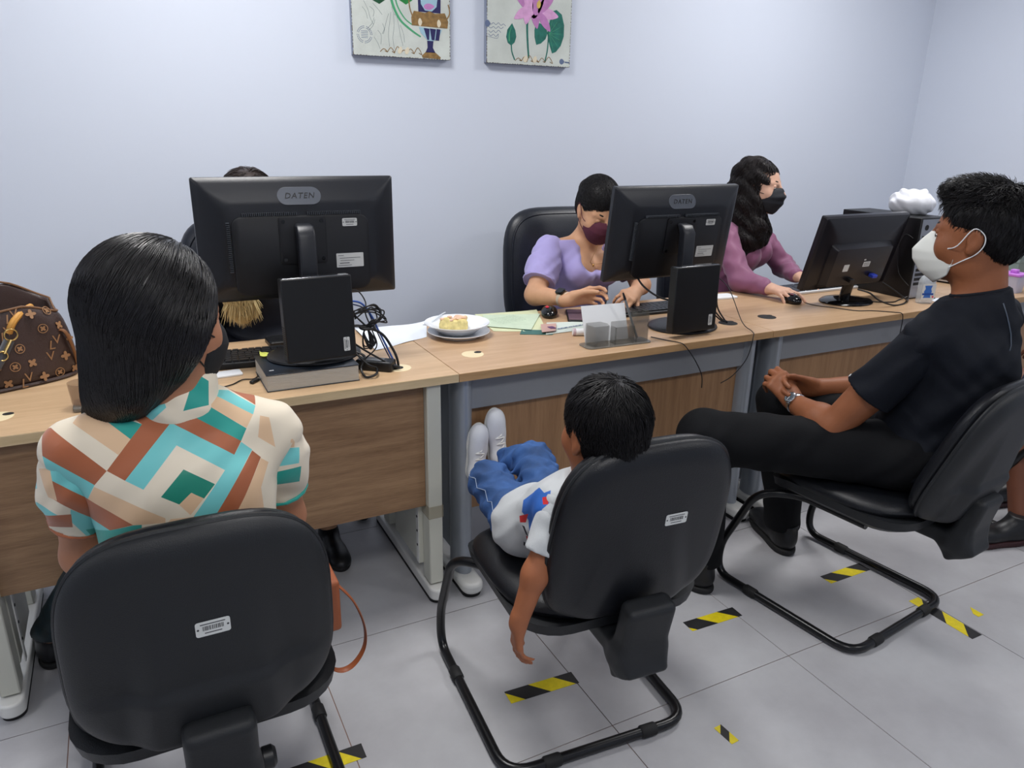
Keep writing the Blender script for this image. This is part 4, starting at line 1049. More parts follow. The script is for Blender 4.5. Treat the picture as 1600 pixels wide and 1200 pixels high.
SK_A=skin('skin_tan',S(176,122,92)); SK_B=skin('skin_boy',S(158,98,66)); SK_2=skin('skin_light_tan',S(206,158,124)); SK_3=skin('skin_fair',S(214,170,146)); SK_M=skin('skin_brown',S(140,86,56)); SK_7=skin('skin_deep',S(104,62,44))
HAIR=mat('hair_black',S(20,18,20),rough=.34,spec=.6); HAIRD=mat('hair_soft_black',S(17,15,17),rough=.5,spec=.35); HAIRB=mat('hair_darkbrown',S(30,24,24),rough=.4)
def shoe(parent,name,heel,d,k,m,ms,lab=None,laces=False,up=(0,0,1)):
    """heel = bottom rear point on the ground, d = toe direction, up = sole normal"""
    L=Local(heel,d,up,k); So=Solid(); R=L.R
    So.ell(L(0,.05,.045),L.r(.036,.055,.045),R,k=.03*k); So.ell(L(0,.15,.034),L.r(.042,.075,.032),R,k=.04*k); So.ell(L(0,.215,.026),L.r(.04,.045,.026),R,k=.03*k); So.cap(L(0,.045,.05),L(0,.035,.10),.036*k,.036*k,k=.02*k)
    me=So.mesh(name,.004,cuts=[(L(0,0,.012),-(R@V((0,0,1)))),(L(0,.035,.10),R@V((0,0,1)))])
    o=obj(name,me,m,parent,angle=0)
    if lab: o['label']=lab
    So=Solid(); So.ell(L(0,.055,.012),L.r(.040,.062,.03),R,k=.02*k); So.ell(L(0,.17,.012),L.r(.047,.09,.03),R,k=.04*k)
    me=So.mesh('sole',.0035,cuts=[(L(0,0,.0005),-(R@V((0,0,1)))),(L(0,0,.02),R@V((0,0,1)))]); obj('sole',me,ms,o,angle=40)
    if laces:
        bm=bmesh.new()
        for j in range(5):
            y_=.095+.022*j; z_=.088-.0085*j-.0006*j*j; hw=.019
            tube(bm,[L(-hw,y_,z_-.006),L(-hw*.5,y_+.004,z_+.003),L(hw*.5,y_+.004,z_+.003),L(hw,y_,z_-.006)],.0026*k,6)
            if j<4: tube(bm,[L(-hw,y_,z_-.006),L(0,y_+.012,z_+.002),L(hw,y_+.022,z_-.013)],.0022*k,6)
        obj('laces',bm,ms,o)
    return o
def mask(parent,name,L,m,ridge=False,pleat=False,label=None,loop=None,bot=-.112,topz=.006):
    """folded face mask: rows from bridge to chin, swept from cheek to cheek"""
    cen=[(.101,topz),(.118,topz-.018),(.126,-.034),(.118,-.062),(.104,-.088),(.080,bot)] if not ridge else [(.101,topz),(.122,topz-.022),(.143,-.040),(.139,-.066),(.118,-.096),(.082,bot)]
    side=[(.040,.0),(.036,-.02),(.034,-.038),(.032,-.054),(.030,-.070),(.034,-.086)] if not ridge else [(.046,-.012),(.038,-.026),(.032,-.040),(.030,-.054),(.034,-.072),(.042,-.094)]
    wid=[.050,.062,.0675,.067,.062,.052]
    nr,nu=22,26; bm=bmesh.new(); G=[]
    def lerp(A,t):
        t=t*(len(A)-1); i=min(int(t),len(A)-2); f=t-i; f=f*f*(3-2*f)*.4+f*.6
        return A[i]+(A[i+1]-A[i])*f if not isinstance(A[i],tuple) else tuple(A[i][j]+(A[i+1][j]-A[i][j])*f for j in range(2))
    for r in range(nr+1):
        t=r/nr; yc,zc=lerp(cen,t); ys,zs=lerp(side,t); w_=lerp(wid,t); row=[]
        for c in range(nu+1):
            u=2*c/nu-1; a=abs(u); x=w_*math.sin(u*PI/2)**1 if not ridge else w_*u*(1.25-.25*a)
            e=math.cos(a*PI/2)**(.95 if not ridge else 1.0) if not ridge else (1-a**1.25)
            y_=ys+(yc-ys)*e; z_=zs+(zc-zs)*(1-a**1.6)
            if pleat: y_+=.0022*math.sin(t*PI*7)*(1-a**4)
            row.append(bm.verts.new(L(x,y_,z_)))
        G.append(row)
    for r in range(nr):
        for c in range(nu): bm.faces.new((G[r][c],G[r][c+1],G[r+1][c+1],G[r+1][c]))
    o=obj(name,bm,m,parent,angle=60,label=label); sm_=o.modifiers.new('thickness','SOLIDIFY'); sm_.thickness=.0022*L.k; sm_.offset=0
    for s in (-1,1):
        z0,z1=(side[1][1],side[4][1])
        pts=[L(s*.0700,.046,z0),L(s*.0790,.024,z0+.010),L(s*.084,-.006,.026),L(s*.0825,-.030,.014),L(s*.080,-.033,-.010),L(s*.0765,-.018,-.034),L(s*.073,.010,(z1-.034)/2),L(s*.0625,.038,z1)]
        obj('ear_loop',tubeb(smooth_path(pts,5),.0014*L.k,6),loop or m,o)
    return o
def person(label,base,group=None): return thing('person',label,'person',base,0,group)
def put(o,root):
    o.parent=root; o.matrix_parent_inverse=Matrix.Translation(root.location).inverted(); return o
def pobj(name,me,m,root,**k):
    o=obj(name,me,m,None,angle=k.pop('angle',0),label=k.pop('label',None)); return put(o,root)
def bisect_colour(me,polys,proj,mats,default):
    """cut a garment along its printed colour fields; polys: (mat index, [(u,v)...]) in fabric plane; proj(co)->(u,v,depth ok)"""
    bm=bmesh.new(); bm.from_mesh(me)
    lines=[]
    for _,pl in polys:
        for i in range(len(pl)):
            a,b=V(pl[i]),V(pl[(i+1)%len(pl)])
            lines.append((a,b))
    o,u,v,dv=proj
    for a,b in lines:
        d=(b-a); nn=u*(-d.y)+v*d.x
        # plane contains the fabric line and the projection direction
        p=o+u*a.x+v*a.y; e=u*d.x+v*d.y; pn=e.cross(dv).normalized()
        # only cut faces near the segment
        fs=set(); 
        c0=(p+e*.5); ln=e.length*.5+.012
        en=e.normalized()
        es=[]
        for f in bm.faces:
            c=f.calc_center_median()
            w=c-c0; w=w-dv*(w.dot(dv)/dv.dot(dv))
            if abs(w.dot(pn))<.014 and abs(w.dot(en))<ln: fs.add(f)
        if not fs: continue
        geom=list(fs)+list({q for f in fs for q in f.edges})+list({q for f in fs for q in f.verts})
        bmesh.ops.bisect_plane(bm,geom=geom,dist=1e-6,plane_co=p,plane_no=pn)
    def inside(pt,pl):
        c=False; j=len(pl)-1
        for i in range(len(pl)):
            xi,yi=pl[i]; xj,yj=pl[j]
            if (yi>pt[1])!=(yj>pt[1]) and pt[0]<(xj-xi)*(pt[1]-yi)/(yj-yi)+xi: c=not c
            j=i
        return c
    U=u.normalized()/u.length; Vv=v.normalized()/v.length; dn=dv
    # solve p = o + a u + b v + c dv
    Mi=Matrix((u,v,dv)).transposed().inverted()
    for f in bm.faces:
        q=Mi@(f.calc_center_median()-o); f.material_index=default
        for mi,pl in polys:
            if inside((q.x,q.y),pl): f.material_index=mi
    bm.to_mesh(me); bm.free(); return me
# ------------------------------------------------------------------ woman in the patterned blouse (back to the camera)
pA=person('person seated nearest, seen from behind: long straight black hair, geometric teal, brown and cream blouse',(.03,1.30,0))
LA=Local((.028,1.262,1.118),(.76,.63,-.20),(0,0,1),1.0)
H=(.03,1.30,.565); C=(.035,1.255,.80); N=(.04,1.262,.985); SL=(-.112,1.262,.925); SR=(.182,1.268,.905)
EL=(-.135,1.34,.70); WL=(-.06,1.56,.66); ER=(.205,1.35,.69); WR=(.11,1.57,.66)
B=Solid(); torso(B,H,C,N,SL,SR,.92,-.006,True,depth=.95); head_solid(B,LA,N,.05,True)
limb(B,SL,EL,WL,(.042,.036,.022)); limb(B,SR,ER,WR,(.042,.036,.022))
hand_solid(B,WL,(.5,.85,-.1),(.4,.1,.5),(.5,-.3,-1),RELAX,k=.92); hand_solid(B,WR,(-.5,.85,-.1),(-.4,.1,.5),(-.5,-.3,-1),RELAX,k=.92)
KL=(-.10,1.77,.52); KR=(.14,1.77,.52); FL=(-.33,2.08,.09); FR=(.2,2.02,.09)
limb(B,(-.06,1.32,.55),KL,FL,(.07,.05,.032)); limb(B,(.12,1.32,.55),KR,FR,(.07,.05,.032))
pobj('body',B.mesh('body',.005),SK_A,pA)
T=Solid(); limb(T,(-.06,1.32,.555),KL,FL,(.085,.064,.044),kk=.03); limb(T,(.12,1.32,.555),KR,FR,(.085,.064,.044),kk=.03); T.ell((.03,1.30,.555),(.18,.125,.085),k=.04)
M_pantA=mat('trousers_teal_print',S(20,42,50),rough=.6,var=.5,vscale=26)
pobj('trousers',T.mesh('trousers',.007,cuts=[((0,0,.10),(0,0,-1))],wr=[(.0012,40,30,60,0)]),M_pantA,pA)
for f_ in (FL,FR):
    o=shoe(None,'shoe',V((f_[0],f_[1]-.035,0)),(0,1,0),.92,M_black,M_rubber); put(o,pA)
eyes(pA,LA,SK_A)
mk=mask(None,'face_mask',LA,mat('mask_black',S(18,19,22),rough=.75),label='black cloth face mask'); put(mk,pA)
# blouse with printed colour fields
BT=[mat('blouse_cream',S(234,222,200),rough=.5,sheen=.2),mat('blouse_teal',S(34,158,146),rough=.5,sheen=.2),mat('blouse_aqua',S(118,206,206),rough=.5,sheen=.2),mat('blouse_brown',S(172,98,62),rough=.5,sheen=.2),mat('blouse_peach',S(228,192,154),rough=.5,sheen=.2),mat('blouse_green',S(22,134,112),rough=.5,sheen=.2)]
TE,AQ,BR,PE,GR=1,2,3,4,5
POLY=[(TE,[(430,295),(490,285),(700,355),(640,440)]),(PE,[(350,295),(440,290),(640,440),(572,525),(320,350)]),
(BR,[(150,380),(200,375),(510,612),(442,690),(165,530)]),(AQ,[(165,530),(442,690),(400,770),(190,655)]),
(BR,[(190,655),(400,770),(655,910),(520,945),(340,850),(190,760)]),(AQ,[(300,830),(340,850),(520,945),(500,1010),(370,1000),(290,900)]),
(TE,[(370,960),(520,945),(700,900),(700,990),(420,1040)]),
(PE,[(440,700),(530,740),(830,875),(830,900),(655,912),(400,770)]),
(BR,[(700,355),(560,265),(950,290),(1275,445),(1230,525),(860,345),(610,665),(510,612)]),
(TE,[(925,270),(1050,225),(1310,370),(1275,445),(950,290)]),(PE,[(1050,150),(1120,170),(1355,285),(1310,368),(1050,228)]),
(AQ,[(1100,140),(1210,140),(1375,230),(1355,285),(1110,172)]),(BR,[(1200,120),(1385,140),(1375,225)]),
(AQ,[(860,345),(610,665),(710,714),(892,472)]),(AQ,[(860,345),(1230,525),(1275,450),(1345,495),(1200,730),(1140,860),(980,880),(1170,612),(892,472)]),
(GR,[(930,605),(1110,690),(1045,770),(975,735),(910,800),(805,755)]),(PE,[(972,735),(1045,768),(970,860),(905,800)]),
(BR,[(1345,500),(1402,540),(1290,770),(1240,860),(1120,860),(1200,730)]),(PE,[(1402,545),(1455,570),(1400,720),(1430,860),(1240,860),(1290,770)]),
(PE,[(1400,290),(1460,300),(1500,480),(1385,420)]),(PE,[(860,880),(1000,870),(900,1060),(700,1060)]),(BR,[(540,1000),(700,940),(760,1060),(560,1100)])]
SLV_L=[(TE,[(40,380),(200,340),(175,420),(168,548),(60,540)]),(AQ,[(40,600),(95,640),(110,715),(40,720)]),(AQ,[(60,800),(110,790),(235,870),(160,930),(60,900)]),(PE,[(130,600),(200,600),(230,780),(180,760)]),(BR,[(110,870),(300,860),(300,940),(110,940)])]
SLV_R=[(AQ,[(1400,120),(1470,150),(1500,215),(1430,215)]),(BR,[(1440,215),(1520,215),(1540,310),(1470,300)]),(TE,[(1480,305),(1600,310),(1610,400),(1500,410)]),(PE,[(1520,410),(1640,400),(1640,480),(1530,490)]),(AQ,[(1530,490),(1680,480),(1680,580),(1540,600)]),(TE,[(1500,640),(1700,600),(1700,700),(1500,720)])]
COLR=[(AQ,[(600,310),(800,165),(835,262),(760,330),(650,330)]),(TE,[(930,280),(1000,60),(1080,100),(1080,240)]),(PE,[(805,170),(890,120),(845,225)])]
Rm=_R; C0=V((0,0,1.41))
def fab(px,py,yy=1.16):
    r=Rm@V((20+.2875*px-800,560+.2875*py-600,1169)); return C0+r*(yy/r.y)
fo=fab(800,500); dv=(fo-C0).normalized()
fu=(fab(900,500)-fab(700,500))/200; fv=(fab(800,600)-fab(800,400))/200
fo=fo-fu*800-fv*500
def fabric(me,pl): return bisect_colour(me,pl,(fo,fu,fv,dv),BT,0)
W=Solid(); torso(W,H,C,N,SL,SR,.96,.006,True,depth=1.02)
W.ell((.035,1.34,.80),(.125,.07,.075),k=.05)
me=W.mesh('blouse',.0055,cuts=[((0,0,.50),(0,0,-1)),((.04,1.24,.992),(0,-.25,1))],wr=[(.0022,20,10,34,0),(.0014,-46,20,58,1),(.0008,90,30,-70,2)])
pobj('blouse',fabric(me,POLY),BT,pA)
for s,e,pl in ((SL,EL,SLV_L),(SR,ER,SLV_R)):
    s,e=V(s),V(e); q=s.lerp(e,.62); So=Solid(); So.cap(s+V((0,0,-.004)),s.lerp(e,.30),.049,.055,k=.02); So.cap(s.lerp(e,.30),q,.055,.047,k=.03); dd=(e-s).normalized()
    me=So.mesh('sleeve',.005,cuts=[(q,dd)],wr=[(.0022,60,20,50,0),(.0014,-90,40,88,1)]); pobj('sleeve',fabric(me,POLY+pl),BT,pA)
    pobj('cuff',tubeb([q+(Matrix.Rotation(a*PI/8,3,dd)@dd.orthogonal().normalized())*.047 for a in range(16)],.0045,6,closed=True),BT[3 if pl is SLV_L else 1],pA)
So=Solid(); n1=V((.046,1.272,1.03)); So.cap((.04,1.262,.975),n1,.068,.057,k=.01); me=So.mesh('collar',.004,cuts=[(n1+V((0,0,.0)),(.12,.15,1)),((0,0,.955),(0,0,-1))],wr=[(.001,90,30,120,0)])
pobj('collar',fabric(me,COLR),BT,pA)
# hair
So=Solid(); So.ell(LA(0,-.02,.036),(.089,.106,.095),LA.R,k=.03); So.ell(LA(0,-.005,-.03),(.085,.075,.07),LA.R,k=.04)
So.path([(.0,1.235,1.13),(-.022,1.245,1.05),(-.038,1.275,1.0),(-.05,1.335,.95),(-.055,1.385,.86),(-.055,1.395,.77)],[.074,.056,.046,.042,.036,.018],k=.04)
So.cap((.03,1.215,1.10),(-.025,1.222,1.022),.052,.022,k=.04)
fc=LA(.01,.118,-.045); So.ell(fc,(.085,.080,.115),LA.R,k=.015,sub=True); So.ell(LA(.075,.045,-.06),(.04,.045,.055),LA.R,k=.015,sub=True)
hm=So.mesh('hair',.005)
hr=pobj('hair',hm,HAIR,pA)
crown=LA(.012,.055,.115)
def flowA(p,n):
    d=V(p)-crown; top=sstep(1.08,1.19,p.z)
    down=V((-.16 if p.z>1.0 else -.1,.0,-1)) if p.z>.99 else V((-.15,.55,-1))
    dd=V((d.x,d.y,0)); dd=dd.normalized() if dd.length>1e-4 else V((0,-1,0))
    return dd*top*1.3+down
sm=strands(hm,5200,.26,flowA,.00085,.0016,seg=10,seed=3,jit=.05)
o=obj('hair_strands',sm,HAIR,hr,angle=0)
# ------------------------------------------------------------------ small boy
pB=person('person: small boy in grey t-shirt and jeans, slouching, feet on the desk panel',(.75,1.3,0))
LB=Local((.775,1.115,.855),(-.06,1,-.06),(0,0,1),.87)
H=(.765,1.345,.545); C=(.77,1.20,.655); N=(.775,1.125,.755); SL=(.70,1.135,.70); SR=(.86,1.13,.715)
EL=(.635,1.115,.575); WL=(.598,1.112,.475); ER=(.95,1.17,.60); WR=(.99,1.28,.56)
KL=(.765,1.60,.535); KR=(.905,1.62,.555); AL=(.862,1.842,.435); AR=(.932,1.835,.475)
B=Solid(); torso(B,H,C,N,SL,SR,.50,-.003,False); head_solid(B,LB,N,.046)
limb(B,SL,EL,WL,(.028,.025,.0185)); limb(B,SR,ER,WR,(.028,.025,.0185))
hand_solid(B,WL,(-.02,.02,-1),(.15,1,0),(1,0,0),((8,16,12),(12,22,16),(16,28,18),(22,32,20)),thumb=(.3,.5,.3),k=.62); hand_solid(B,WR,(.3,.9,-.3),(-.8,.3,.3),(0,0,-1),RELAX,k=.60)
limb(B,(.72,1.36,.54),KL,AL,(.045,.035,.024)); limb(B,(.81,1.36,.55),KR,AR,(.045,.035,.024))
pobj('body',B.mesh('body',.0038),SK_B,pB); eyes(pB,LB,SK_B)
T=Solid(); limb(T,(.725,1.35,.54),KL,AL,(.060,.050,.035),kk=.025); limb(T,(.815,1.35,.55),KR,AR,(.060,.050,.035),kk=.025); T.ell(H,(.082,.068,.056),k=.03)
M_jean=mat('denim',S(48,84,138),rough=.75,var=.42,vscale=11,bump=.6,bscale=500)
jn=pobj('jeans',T.mesh('jeans',.0045,cuts=[(V(AL).lerp(V(KL),.1),V(AL)-V(KL))],wr=[(.0030,50,90,60,0),(.0024,-70,60,110,1),(.0014,150,90,-60,2)]),M_jean,pB)
bm=bmesh.new()
M_stitch=mat('stitching',S(150,166,190),rough=.7)
dg=BVHTree.FromPolygons([v.co for v in jn.data.vertices],[list(p.vertices) for p in jn.data.polygons])
for a,b,off in (((.70,1.38,.56),(.735,1.60,.54),V((-.05,0,.03))),((.735,1.60,.54),(.815,1.82,.46),V((-.04,-.02,.03)))):
    a,b=V(a),V(b); pts=[]
    for k in range(9):
        q=a.lerp(b,k/8)+off; h_,n_,_,_=dg.find_nearest(q); pts.append(h_+n_*.0008)
    tube(bm,pts,.0009,5)
pobj('outseam',bm,M_stitch,pB)
M_shw=mat('sneaker_white',S(224,226,230),rough=.5,bump=.2,bscale=120)
o=shoe(None,'shoe',V((.858,1.922,.385)),(.10,-.03,1),.72,M_shw,M_cap,laces=True,up=(-.12,-1,-.03)); put(o,pB)
o=shoe(None,'shoe',V((.935,1.922,.425)),(-.06,-.03,1),.72,M_shw,M_cap,laces=True,up=(0,-1,-.03)); put(o,pB)
TS=[mat('tee_grey',S(196,200,202),rough=.8,sheen=.2,bump=.3,bscale=600),mat('print_blue',S(48,104,190),rough=.6),mat('print_red',S(206,46,48),rough=.6),mat('print_dark',S(34,36,48),rough=.6)]
W=Solid(); torso(W,H,C,N,SL,SR,.53,.014,False,depth=1.0); W.ell((.765,1.34,.555),(.108,.088,.078),k=.03)
me=W.mesh('tshirt',.0042,cuts=[((.765,1.395,.55),(0,1,-.35)),((.775,1.125,.752),(0,-.2,1))],wr=[(.0016,50,60,80,0),(.0012,-90,70,60,1)])
def pixpl(pts,yy):  # fabric plane polygons for the abstract chest print
    out=[]
    for px,py in pts: out.append((px,py))
    return out
def plane_at(cx,cy,yy):
    def g(px,py):
        r=Rm@V((px-800,py-600,1169)); return C0+r*(yy/r.y)
    o=g(cx,cy); d=(o-C0).normalized(); u=(g(cx+20,cy)-g(cx-20,cy))/40; v=(g(cx,cy+20)-g(cx,cy-20))/40
    return (o-u*cx-v*cy,u,v,d)
PR=[(1,[(818,782),(842,765),(850,775),(838,835),(828,838),(826,812),(816,800)]),(1,[(842,776),(858,770),(856,788),(842,800)]),(2,[(812,806),(826,803),(822,816),(813,816)]),(2,[(846,780),(856,778),(854,790),(847,790)]),(2,[(822,836),(834,842),(832,850),(824,846)]),(3,[(826,838),(822,834),(816,820),(820,822)]),(3,[(818,846),(824,850),(826,856),(818,852)])]
pobj('tshirt',bisect_colour(me,PR,plane_at(835,805,1.27),TS,0),TS,pB)
for s,e in ((SL,EL),(SR,ER)):
    s,e=V(s),V(e); q=s.lerp(e,.68); So=Solid(); So.cap(s+V((0,0,.004)),q,.040,.041,k=.02)
    pobj('sleeve',So.mesh('sleeve',.004,cuts=[(q,e-s)],wr=[(.0016,70,60,80,0)]),TS[0],pB)
pobj('neckband',tubeb([V(N)+V((math.cos(a*PI/10)*.046,math.sin(a*PI/10)*.042,.0-.006*math.sin(a*PI/10))) for a in range(20)],.004,6,closed=True),TS[0],pB)
So=Solid(); So.ell(LB(0,-.02,.042),LB.r(.084,.104,.092),LB.R,k=.02); So.ell(LB(0,-.047,-.022),LB.r(.060,.058,.046),LB.R,k=.03)
So.ell(LB(0,.118,-.03),LB.r(.085,.07,.085),LB.R,k=.015,sub=True)
for s in (-1,1): So.ell(LB(s*.09,-.002,-.018),LB.r(.03,.028,.042),LB.R,k=.01,sub=True)
hm=So.mesh('hair',.004,wr=[(.0012,120,90,70,0)]); hr=pobj('hair',hm,HAIRD,pB)
cb=LB(.01,-.05,.12)
def flowB(p,n):
    d=V(p)-cb; d.z*=.3; d=d.normalized() if d.length>1e-4 else V((1,0,0))
    return d+V((.25,0,-.75))+V((0,0,0))
sm=strands(hm,3600,.045,flowB,.0010,.001,seg=5,seed=5,rise=.006,jit=.28); obj('hair_strands',sm,HAIRD,hr,angle=0)
# ------------------------------------------------------------------ man in black
pM=person('person: man in black t-shirt and trousers with white mask and wristwatch, hands clasped',(1.92,1.25,0))
LM=Local((2.012,1.225,1.160),(-.36,.93,-.03),(0,0,1),1.06)
H=(1.93,1.20,.575); C=(1.975,1.18,.80); N=(2.02,1.19,1.005); SL=(1.822,1.185,.905); SR=(2.21,1.235,.925)
EL=(1.712,1.335,.625); WL=(1.752,1.515,.635); ER=(2.12,1.42,.66); WR=(1.87,1.545,.655)
KL=(1.49,1.60,.535); KR=(1.87,1.665,.565); AL=(1.535,1.60,.10); AR=(1.95,1.66,.10)
B=Solid(); torso(B,H,C,N,SL,SR,1.0,-.008,depth=1.1); head_solid(B,LM,N,.058)
for s,e,w_ in ((SL,EL,WL),(SR,ER,WR)):
    s,e,w_=V(s),V(e),V(w_); B.cap(s,s.lerp(e,.5),.054,.052,k=.02); B.cap(s.lerp(e,.5),e,.052,.042,k=.02); B.cap(e,e.lerp(w_,.3),.042,.046,k=.02); B.cap(e.lerp(w_,.3),w_,.046,.027,k=.02)
hand_solid(B,WL,(-.12,.62,.50),(.55,.1,.55),(.8,.25,-.2),((38,50,20),(42,52,24),(46,54,26),(50,54,28)),thumb=(.35,.6,.5),k=1.0)
hand_solid(B,WR,(-.93,.32,.10),(-.1,-.2,1),(-.15,-.6,-.4),((30,44,24),(34,48,26),(38,50,26),(42,50,26)),thumb=(.35,.3,.2),k=1.0)
limb(B,(1.85,1.20,.565),KL,AL,(.078,.056,.036)); limb(B,(2.0,1.22,.565),KR,AR,(.078,.056,.036))
pobj('body',B.mesh('body',.0048),SK_M,pM); eyes(pM,LM,SK_M)
M_pant=mat('trousers_black',S(13,14,17),rough=.8,spec=.2,bump=.3,bscale=500); M_tee=mat('tee_black',S(14,18,27),rough=.75,spec=.25,bump=.25,bscale=500)
T=Solid(); limb(T,(1.85,1.20,.57),KL,AL,(.098,.078,.060),kk=.03); limb(T,(2.0,1.22,.57),KR,AR,(.098,.076,.060),kk=.03); T.ell((1.925,1.20,.57),(.17,.125,.095),basis((-.25,.97,0)),k=.04)
pobj('trousers',T.mesh('trousers',.006,cuts=[((0,0,.085),(0,0,-1))],wr=[(.0022,24,40,30,0),(.0016,-60,30,50,1)]),M_pant,pM)
M_boot=mat('boot_black',S(20,20,22),rough=.4)
o=shoe(None,'shoe',V((1.53,1.545,0)),(-.2,1,0),1.1,M_boot,M_rubber); put(o,pM)
o=shoe(None,'shoe',V((1.935,1.60,0)),(.38,1,0),1.1,M_boot,M_rubber); put(o,pM)
W=Solid(); torso(W,H,C,N,SL,SR,1.02,.008,depth=1.14); W.cap(V(N)-V((0,0,.05)),V(N)+V((.0,.002,.03)),.098,.070,k=.05)
me=W.mesh('tshirt',.0058,cuts=[((0,0,.53),(0,0,-1)),((2.02,1.19,1.018),(-.1,.28,1))],wr=[(.0028,16,14,40,0),(.0022,-30,34,62,1),(.0012,80,-40,90,2)])
pobj('tshirt',me,M_tee,pM)
for s,e,f_ in ((SL,EL,.60),(SR,ER,.60)):
    s,e=V(s),V(e); q=s.lerp(e,f_); So=Solid(); So.cap(s+V((0,0,-.006)),q,.061,.069,k=.02)
    pobj('sleeve',So.mesh('sleeve',.005,cuts=[(q,e-s)],wr=[(.002,40,60,50,0),(.0014,-90,30,60,1)]),M_tee,pM)
dd=(V(EL)-V(SL)).normalized(); q=V(SL).lerp(V(EL),.585); 
sl_=[c for c in pM.children if c.name.startswith('sleeve')][0]; bt_=BVHTree.FromPolygons([v.co for v in sl_.data.vertices],[list(p.vertices) for p in sl_.data.polygons]); h_,n_,_,_=bt_.find_nearest(V(SL).lerp(V(EL),.50)+V((-.05,.07,.03)))
pobj('sleeve_tag',prismb(rrect(.008,.014,.001,2),-.001,.0012,frame_mat(h_,n_.orthogonal(),n_.cross(n_.orthogonal()))),M_white,pM)
pobj('collar_rib',tubeb([V((2.02,1.192,1.018))+basis((-.3,.95,-.28))@V((math.cos(a*PI/12)*.068,math.sin(a*PI/12)*.066,0)) for a in range(24)],.0055,8,closed=True),M_tee,pM)
# grey flash down the shoulder blade
tb=BVHTree.FromPolygons([v.co for v in me.vertices],[list(p.vertices) for p in me.polygons])
def onray(px,py):
    r=(Rm@V((px-800,py-600,1169))).normalized(); h_,n_,_,_=tb.ray_cast(C0,r); return h_+n_*.001 if h_ else None
pts=[q for q in (onray(*p) for p in ((1567,474),(1572,490),(1576,506),(1579,522),(1579,540),(1577,548))) if q]
if len(pts)>2: pobj('piping_flash',tubeb(pts,.0016,6),mat('flash_grey',S(78,88,102),rough=.4),pM)
mk=mask(None,'face_mask',LM,mat('mask_white',S(226,228,222),rough=.7),ridge=True,label='white folded face mask',loop=M_white,bot=-.122,topz=.010); put(mk,pM)
So=Solid(); So.ell(LM(0,-.022,.046),LM.r(.084,.105,.090),LM.R,k=.02); So.ell(LM(0,-.050,-.012),LM.r(.064,.056,.055),LM.R,k=.03)
So.ell(LM(0,.035,.108),LM.r(.055,.055,.028),LM.R,k=.03); So.ell(LM(0,.128,-.015),LM.r(.09,.068,.108),LM.R,k=.015,sub=True)
for s in (-1,1): So.ell(LM(s*.094,.012,-.034),LM.r(.034,.046,.060),LM.R,k=.012,sub=True)
hm=So.mesh('hair',.0045,wr=[(.0014,110,90,70,0)]); hr=pobj('hair',hm,HAIRD,pM)
cm=LM(0,-.06,.125)
def flowM(p,n):
    q=LM.R.transposed()@(V(p)-LM.C); d=V(p)-cm; d=d.normalized() if d.length>1e-4 else V((1,0,0))
    return d+V((0,0,-.5 if q.z<.07 else .1))
sm=strands(hm,2600,.026,flowM,.0009,.0008,seg=4,seed=8,rise=.004,jit=.3); obj('hair_strands',sm,HAIRD,hr,angle=0)
sm=strands(hm,1500,.040,flowM,.0012,.001,seg=4,seed=9,rise=.017,jit=.5,sel=lambda c,n:(LM.R.transposed()@(V(c)-LM.C)).z>.085); obj('top_hair',sm,HAIRD,hr,angle=0)
# wristwatch
wd=(V(WL)-V(EL)).normalized(); wc=V(WL)-wd*.012
wr_=thing('wristwatch','silver steel wristwatch on the man\'s left wrist','watch',wc)
u=wd.orthogonal().normalized(); v_=wd.cross(u)
bm=bmesh.new(); tube(bm,[u*math.cos(a*PI/12)*.031+v_*math.sin(a*PI/12)*.031 for a in range(24)],.004,8,closed=True,flat=(.5,2.2),up=wd); obj('bracelet',bm,M_chrome,wr_)
fc=(V((-.75,-.35,.55))); fc=(fc-wd*fc.dot(wd)).normalized(); F=frame_mat(fc*.031,wd,fc.cross(wd)); F=F
zf=F.to_3x3()@V((0,0,1)); 
if zf.dot(fc)<0: F=frame_mat(fc*.031,wd,-(fc.cross(wd)))
cs=obj('case',latheb([(0,-.003),(.018,-.003),(.0195,0),(.019,.006),(.0165,.008),(.016,.0065),(0,.0065)],28,F),M_chrome,wr_)
obj('dial',latheb([(0,.0067),(.0155,.0067),(.0155,.0063),(0,.0063)],24,F),mat('dial',S(70,78,86),rough=.2),cs)
bm=bmesh.new(); box(bm,-.0006,.0006,0,.011,.007,.0074,F); box(bm,-.0008,.008,-.0008,.0008,.007,.0074,F)
for k in range(12): box(bm,-.0006,.0006,.0125,.0148,.007,.0073,F@Matrix.Rotation(k*PI/6,4,'Z'))
obj('hands_and_marks',bm,M_white,cs,smooth=False)
def fixkids(root):
    for c in root.children:
        if c.matrix_parent_inverse==Matrix.Identity(4): c.matrix_parent_inverse=Matrix.Translation(root.location).inverted()
for r_ in (pA,pB,pM): fixkids(r_)
